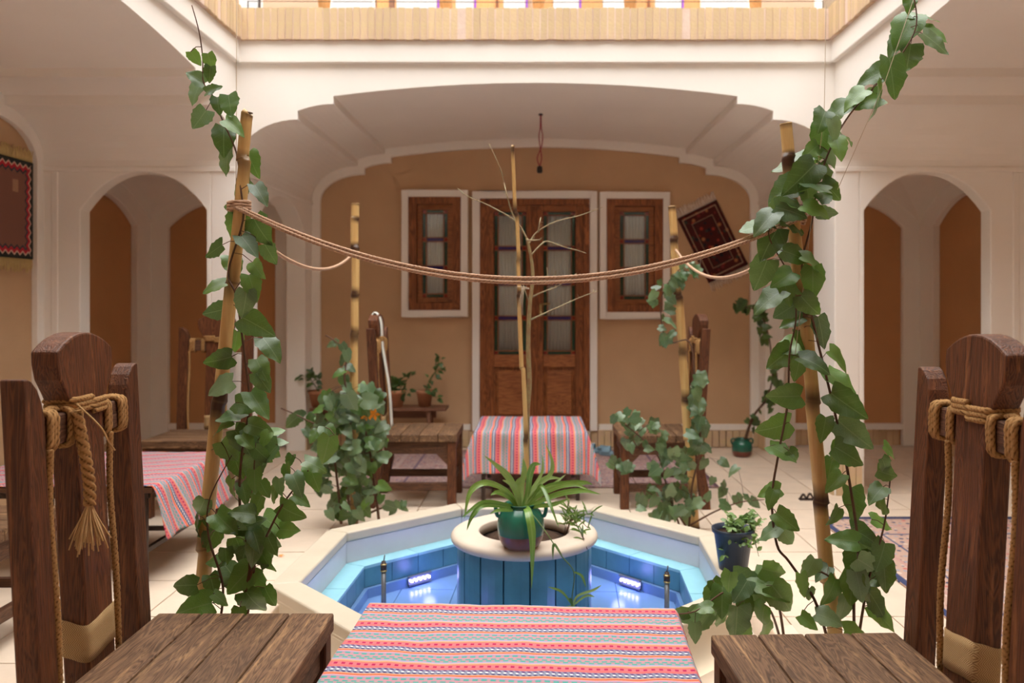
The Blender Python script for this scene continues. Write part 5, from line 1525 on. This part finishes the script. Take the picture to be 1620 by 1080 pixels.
for k in range(4): tie.tube([at(826 + k, 455, 3.36), at(821 + 2 * k, 480, 3.35), at(818 + 3 * k, 498, 3.35)], .0009, 4)
tag(tie.build('plant_tie', M['string']), 'white thread tying the sapling to its cane', 'string')
# blue-black pot on the pool rim
bp_loc = at(1160, 903, 3.18); bp_loc.z = ZR
bp = thing('nursery_pot', 'blue-black plastic pot of small creeping leaves on the pool rim', 'flower pot', (bp_loc.x, bp_loc.y, ZR), 0)
h = .158
MB().lathe([(.001, 0), (.054, 0), (.074, h * .90), (.081, h * .90), (.083, h), (.076, h), (.068, h * .88), (.05, .01), (.001, .01)], 32, caps=False).build('pot_body', M['plastic'], bp)
MB().lathe([(.001, h * .9), (.07, h * .88)], 20).build('soil', M['soil'], bp)
rnd = random.Random(17)
sm = MB()
for k in range(20):
    a = rnd.uniform(-2.6, 1.2); rr = rnd.uniform(.05, .10)
    e = Vector((rr * cos(a) + .025, rr * sin(a) * .8 - .01, 0))
    dz = rnd.uniform(-.10, .05)
    pth = smoothpath([(0, 0, h * .85), (e.x * .6, e.y * .6, h + .03 + max(0, dz)), (e.x, e.y, h + dz)], 5)
    sm.tube(pth, .0011, 4)
    for i in range(9):
        q = pth[int(rnd.uniform(.3, .99) * len(pth))]
        d_ = Vector((rnd.gauss(0, 1), rnd.gauss(-.3, .6), rnd.gauss(.2, .6))).normalized()
        put_leaf(bp, q + bp.location, d_, Vector((rnd.uniform(-.5, .5), -.6, 1)), rnd.uniform(.016, .030), 'small', rnd)
for i in range(4):
    pth = [Vector((.0, 0, h * .85)), Vector((.02 + .01 * i, -.01, h + .03)), Vector((.03 + .022 * i, -.01, h + .05 + .012 * (i % 3)))]
    ribbon(bp, pth, .014, 'blade', 'potleaf')
sm.build('stem', M['gstem'], bp)
# green pot and dry climber by the far pier
g2 = glazed('green glazed pot with a dry climbing stem on the floor by the white pier', (at(1174, 718, 6.62).x, 6.62, 0), .082, .145)
vine('dry_climber', 'sparse dry climber rising from the green floor pot along the white pier', 'vine', g2.location + Vector((0, 0, .12)), [[(1178, 695), (1190, 660), (1212, 630), (1222, 600), (1220, 560), (1216, 530), (1208, 505), (1195, 490), (1175, 485)], [(1180, 695), (1195, 655), (1225, 620), (1230, 590)]],
     [], [(1176, 486, 12, 9, 10, 16), (1200, 495, 9, 9, 7, 15), (1210, 525, 8, 22, 14, 12), (1225, 600, 10, 30, 12, 12), (1210, 640, 10, 20, 8, 12), (1192, 670, 8, 14, 6, 12)], 6.60, 'pot', 41, .05, stemr=.008)
# fallen blossoms on the slabs
for px, py, lab in ((445, 880, 'single fallen orange blossom lying on the pale slabs beside the pool'),):
    Y = FPX * CAMZ / (py - CY)
    X = (px - CX) / FPX * Y
    f = thing('fallen_blossom', lab, 'flower', (X, Y, 0))
    for i in range(5):
        a = 2 * pi * i / 5
        MB().add([(0, 0, .002), (.010 * cos(a - .5), .010 * sin(a - .5), .008), (.018 * cos(a), .018 * sin(a), .004), (.010 * cos(a + .5), .010 * sin(a + .5), .008)], [(0, 1, 2, 3)]).build('petal', M['flower'], f)
